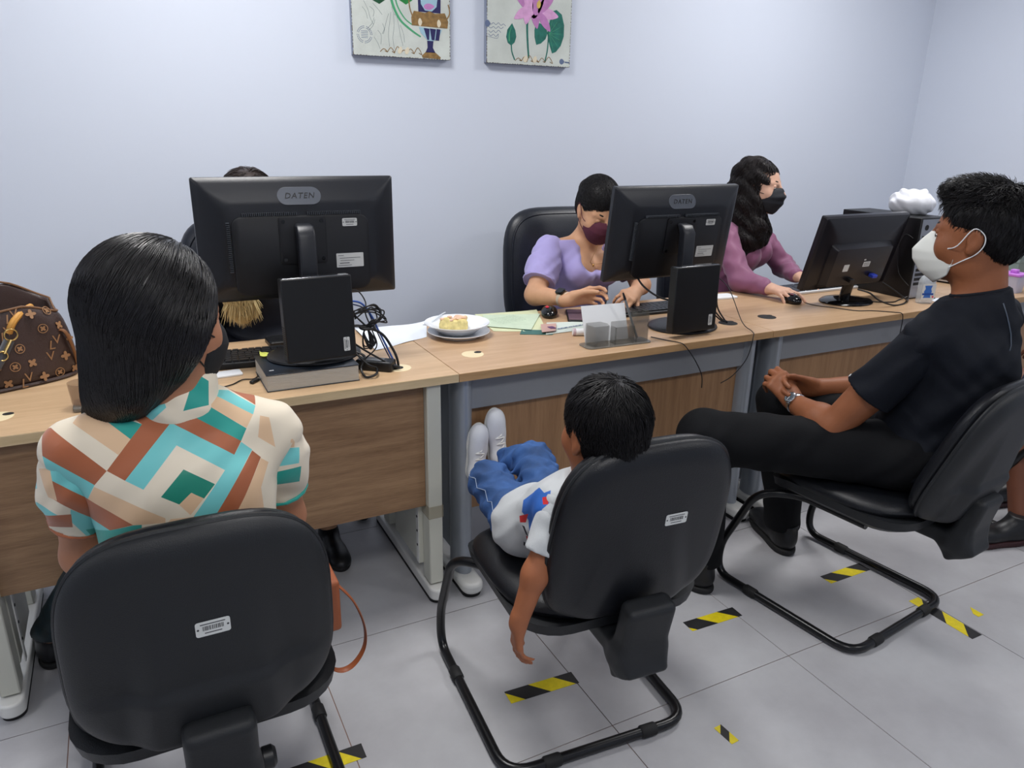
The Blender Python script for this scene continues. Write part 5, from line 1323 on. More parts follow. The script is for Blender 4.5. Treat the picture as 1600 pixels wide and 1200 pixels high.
# ------------------------------------------------------------------ woman in the lilac top
p2=person('person: woman in lilac puff-sleeved top and maroon mask, looking down at her hands',(1.70,2.68,0))
L2=Local((1.700,2.565,1.108),(-.13,-.86,-.46),(0,0,1),1.0)
H=(1.70,2.72,.575); C=(1.70,2.69,.82); N=(1.70,2.655,.985); SL=(1.875,2.665,.945); SR=(1.53,2.66,.945)
ER=(1.415,2.555,.79); WR=(1.468,2.385,.800); EL=(1.93,2.56,.79); WL=(1.80,2.42,.795)
B=Solid(); torso(B,H,C,N,SR,SL,.93,-.004,True,X=(-1,0,0)); head_solid(B,L2,N,.049,True)
limb(B,SR,ER,WR,(.045,.040,.024)); limb(B,SL,EL,WL,(.045,.040,.024))
hand_solid(B,WR,(.90,-.40,.22),(.1,-.25,.6),(.25,-.35,-.9),((26,34,20),(32,38,22),(38,42,24),(44,44,26)),thumb=(.35,.9,.5),k=.95,spread=.3)
hand_solid(B,WL,(-.80,-.50,-.05),(.2,-.5,-.35),(-.1,-.1,-1),((34,44,24),(36,46,26),(40,48,26),(44,50,28)),thumb=(.7,.4,.3),k=.95,spread=.25)
limb(B,(1.60,2.68,.56),(1.60,2.30,.56),(1.60,2.33,.09),(.07,.055,.034)); limb(B,(1.80,2.68,.56),(1.80,2.30,.56),(1.80,2.33,.09),(.07,.055,.034))
B.ell((1.645,2.60,.87),(.062,.06,.062),k=.03); B.ell((1.765,2.60,.87),(.062,.06,.062),k=.03)
pobj('body',B.mesh('body',.0046),SK_2,p2); eyes(p2,L2,SK_2,closed=.95)
M_lil=mat('top_lilac',S(176,166,222),rough=.7,sheen=.3,bump=.3,bscale=500)
W=Solid(); torso(W,H,C,N,SR,SL,.95,.006,True,X=(-1,0,0)); W.ell((1.645,2.595,.865),(.072,.07,.07),k=.03); W.ell((1.765,2.595,.865),(.072,.07,.07),k=.03)
W.ell((1.705,2.54,1.01),(.140,.13,.082),basis((0,-1,-.35)),k=.010,sub=True); W.ell((1.70,2.52,.945),(.088,.09,.088),k=.02,sub=True)
me=W.mesh('top',.005,cuts=[((1.7,2.65,.985),(0,.1,1)),((0,0,.5),(0,0,-1))],wr=[(.0018,30,60,44,0),(.0012,-80,30,70,1)])
pobj('top',me,M_lil,p2)
for s,e in ((SR,ER),(SL,EL)):
    s,e=V(s),V(e); q=s.lerp(e,.72); So=Solid(); So.cap(s+V((0,0,.0)),s.lerp(e,.4),.060,.067,k=.02); So.cap(s.lerp(e,.4),q,.067,.066,k=.02)
    pobj('sleeve',So.mesh('sleeve',.0045,cuts=[(q,e-s)],wr=[(.002,80,60,30,0),(.0015,-60,90,80,1)]),M_lil,p2)
    dd=(e-s).normalized(); pobj('sleeve_hem',tubeb([q+(Matrix.Rotation(a*PI/10,3,dd)@dd.orthogonal().normalized())*(.064+.0015*math.sin(a*2.3)) for a in range(20)],.004,6,closed=True),M_lil,p2)
T=Solid(); limb(T,(1.60,2.68,.56),(1.60,2.30,.56),(1.60,2.33,.09),(.085,.068,.05),kk=.03); limb(T,(1.80,2.68,.56),(1.80,2.30,.56),(1.80,2.33,.09),(.085,.068,.05),kk=.03)
pobj('trousers',T.mesh('trousers',.008,cuts=[((0,0,.1),(0,0,-1))]),mat('trousers_navy',S(34,40,60),rough=.8),p2)
for x in (1.60,1.80): put(shoe(None,'shoe',V((x,2.37,0)),(0,-1,0),.9,M_black,M_rubber),p2)
mk=mask(None,'face_mask',L2,mat('mask_maroon',S(84,34,52),rough=.8,bump=.3,bscale=500),label='maroon cloth face mask'); put(mk,p2)
So=Solid(); So.ell(L2(0,-.02,.040),(.083,.105,.092),L2.R,k=.02); So.ell(L2(0,-.05,-.02),(.072,.065,.065),L2.R,k=.04); So.ell(L2(0,-.12,.02),(.045,.045,.045),L2.R,k=.02)
So.ell(L2(.0,.122,-.035),(.082,.062,.098),L2.R,k=.012,sub=True)
for s in (-1,1): So.ell(L2(s*.092,.0,-.022),(.030,.030,.044),L2.R,k=.01,sub=True)
hm=So.mesh('hair',.004); hr=pobj('hair',hm,HAIRD,p2); c2=L2(.0,.085,.085); b2=L2(0,-.13,.03)
def flow2(p,n): return (b2-V(p))
sm=strands(hm,2600,.10,flow2,.0008,.0012,seg=6,seed=12,jit=.12); obj('hair_strands',sm,HAIRD,hr,angle=0)
# necklace, watch, bracelet
tb=BVHTree.FromPolygons([v.co for v in p2.children[0].data.vertices],[list(p.vertices) for p in p2.children[0].data.polygons])
pts=[]
for k in range(13):
    a=k/12; x=1.652+.096*a; z=.985-.075*math.sin(a*PI)**.8; h_,n_,_,_=tb.find_nearest(V((x,2.52,z))); pts.append(h_+n_*.0015)
nk=thing('necklace','fine gold necklace with small pendant on the lilac-top woman','necklace',pts[6])
obj('chain',tubeb([q-pts[6] for q in pts],.0009,6),mat('gold',S(212,168,96),rough=.25,metal=1),nk); bm=bmesh.new(); ellip(bm,(0,-.003,-.005),(.004,.003,.005)); obj('pendant',bm,MATS['gold'],nk,angle=0)
def band(label,cat,w,e,r,wd_,m,face=None,name='wristwatch',off=.0):
    d=(V(w)-V(e)).normalized(); c=V(w)-d*off; t=thing(name,label,cat,c); u=d.orthogonal().normalized(); v=d.cross(u)
    obj('strap',tubeb([u*math.cos(a*PI/14)*r+v*math.sin(a*PI/14)*r for a in range(28)],.003,8,closed=True,flat=(.6,wd_),up=d),m,t)
    if face:
        f=V((-.2,-.6,.75)); f=(f-d*f.dot(d)).normalized(); F=frame_mat(f*(r+.001),d,f.cross(d)); 
        if (F.to_3x3()@V((0,0,1))).dot(f)<0: F=frame_mat(f*(r+.001),d,-f.cross(d))
        cs=obj('case',prismb(rrect(.036,.030,.008,4),-.002,.008,F),M_blackg,t,bevel=.0015); obj('glass',prismb(rrect(.031,.025,.006,4),.008,.0084,F),mat('watch_glass',S(18,18,22),rough=.05),cs)
    return t
band('square black smartwatch with pale strap on the lilac-top woman\'s wrist','watch',WR,ER,.0315,3.2,mat('strap_beige',S(196,178,156),rough=.6),face=True,off=.03)
band('thin pale bead bracelet beside the lilac-top woman\'s smartwatch','bracelet',WR,ER,.0275,1.2,mat('bead_cream',S(222,200,176),rough=.4),name='bracelet',off=.008)
fixkids(p2)
# ------------------------------------------------------------------ woman in mauve blouse
p3=person('person: woman in mauve blouse and black mask, long dark wavy hair, using a mouse',(2.58,2.72,0))
L3=Local((2.592,2.615,1.178),(.50,-.86,-.03),(0,0,1),1.0)
H=(2.58,2.80,.575); C=(2.575,2.73,.84); N=(2.565,2.68,1.03); SR=(2.425,2.62,.965); SL=(2.715,2.74,.975)
ER=(2.405,2.47,.795); WR=(2.435,2.335,.780); EL=(2.83,2.63,.80); WL=(2.755,2.475,.785)
B=Solid(); torso(B,H,C,N,SR,SL,.92,-.004,True,X=(-.93,-.37,0)); head_solid(B,L3,N,.047,True)
limb(B,SR,ER,WR,(.042,.038,.023)); limb(B,SL,EL,WL,(.042,.038,.023))
hand_solid(B,WR,(.10,-.93,-.02),(.9,.1,.1),(0,0,-1),((10,26,14),(12,28,16),(16,30,18),(20,32,18)),thumb=(.7,.4,.1),k=.98,spread=.35)
hand_solid(B,WL,(.15,-.9,-.02),(-.9,-.1,.1),(0,0,-1),RELAX,k=.95,spread=.3)
limb(B,(2.50,2.76,.56),(2.52,2.36,.56),(2.52,2.40,.09),(.07,.055,.034)); limb(B,(2.68,2.78,.56),(2.76,2.38,.56),(2.76,2.42,.09),(.07,.055,.034))
pobj('body',B.mesh('body',.0046),SK_3,p3); eyes(p3,L3,SK_3)
M_mau=mat('blouse_mauve',S(138,84,116),rough=.58,sheen=.2,bump=.2,bscale=300)
W=Solid(); torso(W,H,C,N,SR,SL,.94,.006,True,X=(-.93,-.37,0)); W.ell((2.555,2.62,.87),(.075,.08,.075),k=.03); W.ell((2.67,2.665,.875),(.075,.08,.075),k=.03)
W.cap((2.565,2.68,.99),(2.57,2.675,1.04),.062,.054,k=.02)
for s,e,w_ in ((SR,ER,WR),(SL,EL,WL)): s,e,w_=V(s),V(e),V(w_); W.cap(s,e,.058,.050,k=.025); W.cap(e,e.lerp(w_,.93),.050,.036,k=.02)
me=W.mesh('blouse',.005,cuts=[((2.57,2.675,1.035),(.1,-.2,1)),((0,0,.5),(0,0,-1))],wr=[(.002,40,50,50,0),(.0016,-80,40,60,1),(.001,120,60,-50,2)])
pobj('blouse',me,M_mau,p3)
T=Solid(); limb(T,(2.50,2.76,.56),(2.52,2.36,.56),(2.52,2.40,.09),(.085,.068,.05),kk=.03); limb(T,(2.68,2.78,.56),(2.76,2.38,.56),(2.76,2.42,.09),(.085,.068,.05),kk=.03)
pobj('trousers',T.mesh('trousers',.008,cuts=[((0,0,.1),(0,0,-1))]),MATS['trousers_navy'],p3)
for x in (2.52,2.76): put(shoe(None,'shoe',V((x,2.44,0)),(0,-1,0),.9,M_black,M_rubber),p3)
mk=mask(None,'face_mask',L3,mat('mask_charcoal',S(30,32,38),rough=.7),pleat=True,label='black pleated face mask'); put(mk,p3)
So=Solid(); So.ell(L3(0,-.024,.042),(.083,.102,.092),L3.R,k=.02); So.ell(L3(0,-.035,-.04),(.088,.075,.075),L3.R,k=.04)
So.path([L3(0,-.05,-.05),L3(.02,-.05,-.13),V((2.545,2.62,.975)),V((2.52,2.59,.94)),V((2.525,2.58,.91))],[.08,.075,.058,.042,.02],k=.05)
So.path([L3(.056,-.03,-.03),V((2.545,2.59,1.08)),V((2.55,2.56,1.0)),V((2.575,2.55,.935))],[.036,.038,.034,.014],k=.03)
So.path([L3(-.06,-.035,-.03),V((2.645,2.655,1.05)),V((2.66,2.62,.975)),V((2.645,2.60,.925))],[.032,.032,.028,.012],k=.03)
So.ell(L3(0,.122,-.008),(.080,.080,.112),L3.R,k=.012,sub=True)
hm=So.mesh('hair',.0045,wr=[(.004,35,25,70,0),(.0025,80,-60,100,1)]); hr=pobj('hair',hm,HAIRB,p3); c3=L3(0,.03,.13)
def flow3(p,n):
    d=V(p)-c3; top=sstep(1.14,1.24,p.z); d.z=0; d=d.normalized() if d.length>1e-4 else V((1,0,0))
    return d*top*1.2+V((.45*math.sin(p.z*75+p.x*20),.3*math.cos(p.z*60),-1))
sm=strands(hm,3400,.14,flow3,.0017,.004,seg=10,seed=15,jit=.35,rise=.004); obj('hair_strands',sm,HAIRB,hr,angle=0)
fixkids(p3)
band('thin silver bracelet on the mauve-bloused woman\'s left wrist','bracelet',WL,EL,.0255,.8,M_chrome,name='bracelet',off=.002)
# ------------------------------------------------------------------ woman behind the left monitor
p1=person('person: woman behind the left monitor, only the crown and blond hair ends showing',(.38,2.68,0))
L1=Local((.372,2.60,1.135),(.05,-.93,-.36),(0,0,1),1.0)
H=(.40,2.72,.575); C=(.40,2.69,.82); N=(.39,2.67,.985); SR=(.235,2.67,.945); SL=(.56,2.67,.945); ER=(.205,2.70,.72); EL=(.59,2.70,.72); WR=(.30,2.56,.66); WL=(.48,2.56,.66)
B=Solid(); torso(B,H,C,N,SR,SL,.92,-.004,True,X=(-1,0,0)); head_solid(B,L1,N,.049,True); limb(B,SR,ER,WR,(.042,.038,.023)); limb(B,SL,EL,WL,(.042,.038,.023))
hand_solid(B,WR,(.2,-.9,-.02),(.9,0,0),(0,0,-1),RELAX,k=.95); hand_solid(B,WL,(-.2,-.9,-.02),(-.9,0,0),(0,0,-1),RELAX,k=.95)
limb(B,(.30,2.70,.56),(.30,2.32,.56),(.30,2.36,.09),(.07,.055,.034)); limb(B,(.50,2.70,.56),(.50,2.32,.56),(.50,2.36,.09),(.07,.055,.034))
pobj('body',B.mesh('body',.005),SK_2,p1); eyes(p1,L1,SK_2)
W=Solid(); torso(W,H,C,N,SR,SL,.94,.006,True,X=(-1,0,0))
for s,e,w_ in ((SR,ER,WR),(SL,EL,WL)): W.cap(s,e,.058,.050,k=.02); W.cap(e,w_,.050,.034,k=.02)
W.ell((.40,2.66,.62),(.17,.14,.12),k=.04)
pobj('blouse',W.mesh('blouse',.006,cuts=[((.39,2.66,.98),(0,-.2,1)),((0,0,.5),(0,0,-1))]),mat('blouse_ink',S(20,24,36),rough=.6),p1)
T=Solid(); limb(T,(.30,2.70,.56),(.30,2.32,.56),(.30,2.36,.09),(.085,.068,.05),kk=.03); limb(T,(.50,2.70,.56),(.50,2.32,.56),(.50,2.36,.09),(.085,.068,.05),kk=.03)
pobj('trousers',T.mesh('trousers',.008,cuts=[((0,0,.1),(0,0,-1))]),M_pant,p1)
for x in (.30,.50): put(shoe(None,'shoe',V((x,2.40,0)),(0,-1,0),.9,M_black,M_rubber),p1)
mk=mask(None,'face_mask',L1,MATS['mask_black']); put(mk,p1)
So=Solid(); So.ell(L1(0,-.02,.044),(.083,.104,.092),L1.R,k=.02); So.ell(L1(0,-.045,-.03),(.08,.07,.07),L1.R,k=.04)
So.path([L1(.06,.01,0),V((.295,2.56,1.0)),V((.30,2.52,.90)),V((.305,2.51,.835))],[.035,.04,.045,.032],k=.03); So.path([L1(-.06,.01,0),V((.46,2.58,1.0)),V((.47,2.56,.93))],[.035,.035,.02],k=.03)
So.ell(L1(0,.120,-.03),(.078,.068,.1),L1.R,k=.012,sub=True)
hm=So.mesh('hair',.0045); M_bl=bpy.data.materials.new('hair_brown_to_blond'); M_bl.use_nodes=True; nt=M_bl.node_tree; b=nt.nodes['Principled BSDF']; b.inputs['Roughness'].default_value=.42
g=nt.nodes.new('ShaderNodeTexCoord'); sp=nt.nodes.new('ShaderNodeSeparateXYZ'); mr=nt.nodes.new('ShaderNodeMapRange'); rp=nt.nodes.new('ShaderNodeValToRGB'); mr.inputs['From Min'].default_value=.93; mr.inputs['From Max'].default_value=1.08
rp.color_ramp.elements[0].color=(*S(222,200,146),1); rp.color_ramp.elements[1].color=(*S(44,32,26),1); nt.links.new(g.outputs['Object'],sp.inputs[0]); nt.links.new(sp.outputs['Z'],mr.inputs['Value']); nt.links.new(mr.outputs[0],rp.inputs[0]); nt.links.new(rp.outputs[0],b.inputs['Base Color'])
hr=pobj('hair',hm,M_bl,p1); c1=L1(0,.03,.13)
def flow1(p,n):
    d=V(p)-c1; top=sstep(1.12,1.2,p.z); d.z=0; d=d.normalized() if d.length>1e-4 else V((1,0,0)); return d*top+V((.12,0,-1))
sm=strands(hm,3600,.10,flow1,.0014,.004,seg=7,seed=21,jit=.3,rise=.006); 
obj('hair_strands',sm,M_bl,hr,angle=0); bm=bmesh.new(); rr=random.Random(31)
for k in range(420):
    a=rr.uniform(0,2*PI); q=rr.uniform(0,1)**.6; x=.305+.036*q*math.cos(a); y_=2.505+.03*q*math.sin(a); zb=rr.uniform(.775,.83)+.02*q; sx=(x-.305)*.5+rr.uniform(-.006,.006)
    tube(bm,[(x,y_,.93),(x+sx*.4,y_-.004,.88),(x+sx,y_-.006,(zb+.88)/2),(x+sx*1.5+rr.uniform(-.004,.004),y_-.004,zb)],[.0022,.0020,.0014,.0003],4)
obj('hair_ends',bm,M_bl,hr); fixkids(p1)
# ------------------------------------------------------------------ person in shorts at the right edge
p7=person('person at the right edge in dark shorts and black shoes, only legs in view',(3.08,1.15,0))
L7=Local((3.12,1.16,1.17),(-.2,.95,0),(0,0,1),1.05); H=(3.08,1.14,.575); C=(3.10,1.13,.80); N=(3.12,1.13,1.005); SL=(2.95,1.10,.93); SR=(3.29,1.16,.93)
EL=(3.03,1.24,.68); ER=(3.30,1.30,.68); WL=(3.13,1.43,.65); WR=(3.2,1.5,.64); KL=(2.93,1.50,.53); KR=(3.28,1.60,.53); AL=(2.80,1.33,.10); AR=(3.10,1.52,.10)
B=Solid(); torso(B,H,C,N,SL,SR,1,-.006); head_solid(B,L7,N,.056); limb(B,SL,EL,WL,(.05,.044,.026)); limb(B,SR,ER,WR,(.05,.044,.026))
hand_solid(B,WL,(-.1,.9,-.1),(.9,0,0),(0,0,-1),RELAX); hand_solid(B,WR,(.1,.9,-.1),(-.9,0,0),(0,0,-1),RELAX)
limb(B,(3.0,1.16,.57),KL,AL,(.085,.060,.036)); limb(B,(3.17,1.18,.57),KR,AR,(.085,.060,.036))
pobj('body',B.mesh('body',.006),SK_7,p7); eyes(p7,L7,SK_7)
W=Solid(); torso(W,H,C,N,SL,SR,1.02,.008)
for s,e in ((SL,EL),(SR,ER)): W.cap(s,V(s).lerp(V(e),.6),.065,.064,k=.02)
pobj('tshirt',W.mesh('tshirt',.008,cuts=[((3.12,1.13,1.0),(0,0,1)),((0,0,.53),(0,0,-1))]),mat('tee_navy',S(30,40,66),rough=.8),p7)
T=Solid()
for a,k_ in (((3.0,1.16,.57),KL),((3.17,1.18,.57),KR)): T.cap(a,V(a).lerp(V(k_),.78),.10,.088,k=.03)
T.ell(H,(.17,.125,.095),k=.04)
pobj('shorts',T.mesh('shorts',.007,wr=[(.002,40,30,50,0)]),mat('shorts_navy',S(30,38,58),rough=.8),p7)
So=Solid(); So.ell(L7(0,-.022,.046),L7.r(.084,.105,.090),L7.R,k=.02); So.ell(L7(0,.128,-.03),L7.r(.09,.072,.10),L7.R,k=.015,sub=True); pobj('hair',So.mesh('hair',.006),HAIRD,p7)
for f_,d_ in ((V((2.815,1.30,0)),(-.93,.32,0)),(V((3.13,1.49,0)),(-.9,.3,0))): put(shoe(None,'shoe',f_,d_,1.1,M_black,mat('sole_redblack',S(50,18,22),rough=.6),laces=False),p7)
fixkids(p7)
# ------------------------------------------------------------------ wall pictures
M_canvas=mat('canvas_grey',S(196,202,196),rough=.8,var=.10,vscale=9,bump=.3,bscale=300)
M_cside=mat('canvas_side',S(142,150,168),rough=.8)
def picture(label,x0,x1,z0,z1,yf=3.218):
    cx=(x0+x1)/2; t=thing('canvas_picture',label,'picture',(cx,yf,z0)); w_=x1-x0
    obj('stretcher',bbox(-w_/2,w_/2,.0005,.0315,0,z1-z0),M_cside,t,bevel=.002)
    c=obj('canvas_front',bbox(-w_/2,w_/2,-.0008,.0004,0,z1-z0),M_canvas,t,smooth=False)
    bm=bmesh.new(); rr=random.Random(2)
    for s in (-1,1):
        for k in range(40):
            z=k*(z1-z0)/40; box(bm,s*w_/2-.0022*rr.uniform(.3,1.3),s*w_/2+.0005,-.0012,-.0004,z,z+rr.uniform(.004,.012))
    for k in range(34):
        x=-w_/2+k*w_/34; box(bm,x,x+rr.uniform(.004,.011),-.0012,-.0004,-.0003,.002*rr.uniform(.3,1.4))
    e=obj('worn_edge',bm,mat('edge_brown',S(92,84,72),rough=.9),c,smooth=False); e['kind']='stuff'
    return t,c
def flat(name,parent,pl,m,lay=1):
    F=frame_mat((0,-.0008,0),(1,0,0),(0,0,1)); return obj(name,prismb(pl,0,.0003+.0003*lay,F),m,parent,smooth=False)
def ribbon(name,parent,pts,w_,m,lay=1):
    P=smooth_path([V((x,-.0009-.0003*lay,z)) for x,z in pts],6); bm=bmesh.new(); prev=None
    ww=w_ if isinstance(w_,(list,tuple)) else [w_,w_]
    for i,p in enumerate(P):
        t=(P[min(i+1,len(P)-1)]-P[max(i-1,0)]).normalized(); n=V((-t.z,0,t.x)); q=ww[0]+(ww[1]-ww[0])*i/(len(P)-1)
        a,b=bm.verts.new(p+n*q/2),bm.verts.new(p-n*q/2)
        if prev: bm.faces.new((prev[0],prev[1],b,a))
        prev=(a,b)
    return obj(name,bm,m,parent,smooth=False)
def leaf(cx,cz,a,b,rot,n=20,tip=.25):
    out=[]
    for k in range(n):
        t=2*PI*k/n; x=a*math.cos(t); z=b*math.sin(t)*(1 if math.cos(t)<0 else (1-tip*math.cos(t)**2)); x*=1+.15*max(0,math.cos(t))**6
        out.append((cx+x*math.cos(rot)-z*math.sin(rot),cz+x*math.sin(rot)+z*math.cos(rot)))
    return out
G1=mat('paint_green_dark',S(20,76,46),rough=.7,var=.25,vscale=30); G2=mat('paint_green',S(34,128,62),rough=.7,var=.2,vscale=30); G3=mat('paint_sea_green',S(28,104,92),rough=.7,var=.25,vscale=40); G4=mat('paint_stem',S(72,156,110),rough=.7)
PK=mat('paint_pink',S(210,158,202),rough=.7,var=.12,vscale=40); PK2=mat('paint_pink_dark',S(184,124,180),rough=.7,var=.1,vscale=40); NV=mat('paint_navy',S(36,34,84),rough=.7); GO=mat('paint_gold',S(134,104,60),rough=.6,var=.3,vscale=70); CR=mat('paint_cream',S(214,204,180),rough=.7); GY=mat('paint_sketch',S(120,134,134),rough=.8); BL=mat('paint_ink_blue',S(96,110,140),rough=.8); LB=mat('paint_pale_blue',S(150,184,200),rough=.7)
def q1(zx,zy): return ((zx-415)*.00068,(368-zy)*.00065)
t,c=picture('canvas picture of a blue and gold urn with green stems, left of the two',0.915,1.335,1.683,2.18)
flat('large_leaf',c,[q1(x,y) for x,y in ((170,-60),(330,-60),(352,-10),(335,30),(275,72),(215,45),(175,10))],G1,1)
flat('bright_leaf',c,[q1(x,y) for x,y in ((375,-60),(520,-60),(515,-5),(480,35),(440,62),(400,40),(380,0))],G2,1)
ribbon('stem',c,[q1(340,-40),q1(355,60),q1(400,150),q1(470,205),q1(530,240)],(.012,.006),G4,2); ribbon('stem',c,[q1(365,-20),q1(385,70),q1(430,140),q1(480,175)],(.007,.004),G4,2)
flat('urn_body',c,[q1(x,y) for x,y in ((515,-80),(665,-80),(662,95),(518,95))],NV,2)
flat('urn_medallion',c,[q1(x,y) for x,y in ((540,-40),(630,-40),(643,10),(636,60),(605,88),(560,85),(535,50),(532,5))],LB,3)
flat('medallion_bloom',c,leaf(*q1(585,62),.022,.012,.1),PK2,4)
flat('gold_band',c,[q1(x,y) for x,y in ((490,92),(560,100),(590,88),(625,100),(690,92),(712,140),(706,180),(475,176),(472,130))],GO,3)
for x in (527,650): flat('pearl',c,leaf(*q1(x,155),.008,.015,0),CR,4)
flat('urn_bowl',c,[q1(x,y) for x,y in ((520,184),(670,190),(655,225),(620,255),(612,262),(578,262),(560,245),(530,215))],LB,3)
for a,b in ((560,580),(600,622),(645,652)): flat('bowl_stripe',c,[q1(x,y) for x,y in ((a-10,187),(b+8,189),((a+b)/2+14-(a-560)*.15,255),((a+b)/2+2-(a-560)*.3,255))],NV,4)
flat('urn_stem',c,[q1(x,y) for x,y in ((572,260),(612,260),(608,300),(625,330),(560,330),(574,300))],NV,4)
flat('urn_foot',c,[q1(x,y) for x,y in ((560,328),(625,328),(660,355),(655,365),(540,362),(535,350))],GO,4)
for k,(px,pw) in enumerate((((455,40),(470,95),(480,130)),((705,60),(715,100),(700,140))) and (([(458,30),(464,80),(478,120)],.005),([(712,40),(722,90),(700,130)],.005))): ribbon('urn_handle',c,[q1(*p) for p in px],pw,GO,4)
rr=random.Random(4)
bm_=0
for pts in ([(180,60),(205,110),(215,150),(235,190)],[(170,95),(190,120),(200,160)],[(235,70),(265,100),(290,130)],[(240,150),(225,185),(195,215)],[(245,160),(232,195),(205,225)],[(215,90),(240,110),(235,145)],[(345,110),(335,170),(325,240),(330,310)],[(360,120),(362,190),(352,260),(360,320)],[(380,130),(392,190),(400,240),(415,300)],[(330,120),(310,180),(295,240)],[(260,220),(280,250),(275,300)],[(235,260),(255,290),(270,325)],[(400,180),(420,230),(425,280)],[(350,80),(358,110),(372,128)],[(290,180),(300,210),(285,240)]):
    ribbon('sketch_line',c,[q1(*p) for p in pts],.0014,GY,1)
cx_,cz_=q1(178,250)
F=frame_mat((0,-.0008,0),(1,0,0),(0,0,1)); bm=bmesh.new()
for r0 in (.030,.024): 
    n=28
    for k in range(n):
        if k%7==6: continue
        a0,a1=2*PI*k/n,2*PI*(k+.8)/n; prism(bm,[(cx_+r0*math.cos(a0),cz_+r0*math.sin(a0)),(cx_+r0*math.cos(a1),cz_+r0*math.sin(a1)),(cx_+(r0+.0018)*math.cos(a1),cz_+(r0+.0018)*math.sin(a1)),(cx_+(r0+.0018)*math.cos(a0),cz_+(r0+.0018)*math.sin(a0))],0,.0006,F)
for k in range(5): box(bm,cx_-.014,cx_+.014,cz_-.012+.006*k,cz_-.0105+.006*k,0,.0006,F)
o=obj('postmark',bm,BL,c,smooth=False); o['kind']='stuff'
def scroll(c,q,xs,y,m):
    for i in range(len(xs)-1):
        a,b=xs[i],xs[i+1]; s=1 if i%2 else -1
        ribbon('scroll_ornament',c,[q(a,y),q((a+b)/2,y-18*(1+.5*(i%3))),q(b,y+2*s),q((a+b)/2+6,y-6)],.0028,m,2)
scroll(c,q1,[270,315,360,400,440,485,535],342,GO)
for x in (395,440): flat('shell',c,leaf(*q1(x,328),.014,.009,1.2),CR,2)
def q2(zx,zy): return ((zx-1240)*.0008,(424-zy)*.00066)
t,c=picture('canvas picture of a pink lotus with green leaf and bud, right of the two',1.508,1.928,1.683,2.18)
ribbon('stem',c,[q2(1222,100),q2(1222,200),q2(1228,300),q2(1236,382)],(.011,.008),G3,1); ribbon('bud_stem',c,[q2(1125,300),q2(1130,350),q2(1148,398)],.006,G3,1); ribbon('leaf_stem',c,[q2(1358,230),q2(1354,320),q2(1340,395)],.006,G3,2)
flat('large_leaf',c,[q2(x,y) for x,y in ((1350,220),(1362,150),(1380,80),(1405,70),(1440,95),(1458,160),(1458,230),(1440,290),(1410,330),(1385,342),(1370,300),(1358,260))],G3,1)
flat('small_leaf',c,[q2(x,y) for x,y in ((1275,170),(1300,160),(1335,175),(1352,215),(1340,255),(1310,285),(1282,295),(1270,250),(1268,205))],G3,1)
for a in range(7): ribbon('leaf_vein',c,[q2(1362,220),q2(1362+75*math.cos(-1.3+a*.42),220+95*math.sin(-1.3+a*.42))],.0012,G4,2)
flat('bud',c,[q2(x,y) for x,y in ((1128,175),(1148,215),(1155,255),(1145,290),(1125,310),(1103,295),(1093,260),(1100,215))],G3,2); ribbon('bud_highlight',c,[q2(1124,195),q2(1112,240),q2(1112,285)],(.002,.006),G4,3)
for k,(x,y,a,b,ro) in enumerate(((1185,20,.062,.022,2.3),(1195,105,.045,.02,3.7),(1340,30,.062,.022,.85),(1350,100,.048,.022,-.15),(1330,150,.042,.018,-.9),(1225,90,.05,.024,-1.75),(1270,120,.045,.02,-1.35),(1230,10,.075,.028,1.75),(1290,5,.075,.028,1.35),(1262,30,.07,.03,1.57))): flat('petal',c,leaf(*q2(x,y),a,b,ro),PK if k%2 else PK2,3+k%3)
flat('stamen',c,leaf(*q2(1290,48),.016,.01,1.4),mat('paint_yellow',S(206,178,96),rough=.7),7)
text_obj('handwriting','apparition',.020,BL,c,frame_mat((q2(1035,205)[0],-.0012,q2(1035,205)[1]),(1,0,-.05),(0,0,1)),font_shear=.4) if False else None
for k in range(4): ribbon('handwriting',c,[q2(985+i*15,188+k*22+(6 if i%2 else -6)+rr.uniform(-3,3)) for i in range(8-k)],.002,BL,1)
ribbon('pen_flourish',c,[q2(970,262),q2(1000,268),q2(1040,272),q2(1045,245)],.0015,BL,1)
flat('seal',c,leaf(*q2(980,188),.012,.014,0),BL,1)
scroll(c,q2,[1150,1190,1225,1260,1300,1340,1390],402,GO)
for x in (1215,1275): flat('shell',c,leaf(*q2(x,388),.014,.010,1.3),CR,3)
flat('small_stamp',c,leaf(*q2(1450,390),.012,.012,0),BL,1); ribbon('stamp_bar',c,[q2(1470,392),q2(1500,394)],.006,BL,1)

# ------------------------------------------------------------------ monogrammed handbag
M_bag=mat('bag_canvas_brown',S(62,46,42),rough=.38,bump=.4,bscale=500,var=.12,vscale=9); M_mono=mat('monogram_tan',S(150,112,78),rough=.5); M_tan=mat('leather_tan',S(206,150,72),rough=.45,var=.1,vscale=20); M_bstrap=mat('strap_grey',S(70,72,78),rough=.35); M_brass=mat('brass',S(206,180,120),rough=.22,metal=1)
t=thing('handbag','brown monogrammed tote with tan handles standing on the left desk','handbag',(-.335,2.31,.74),rad(24))
HB=t
def bagring(z,w_,d_,sag=0,n=48):
    out=[]
    for k in range(n):
        a=2*PI*k/n; c_,s_=math.cos(a),math.sin(a); x=abs(c_)**.55*(1 if c_>=0 else -1)*w_/2; y_=abs(s_)**.6*(1 if s_>=0 else -1)*d_/2
        out.append(V((x,y_,z)))
    return out
def topz(x,y_): return .165+.075*math.exp(-((x-.035)/.10)**2)*(1 if y_>0 else .62)+ (.02 if y_>0 else 0) -.10*max(0,(-x-.05)/.15)
levels=[(0,.30,.15),(.012,.335,.17),(.05,.345,.168),(.10,.335,.155),(.15,.315,.14),(1,.29,.125)]
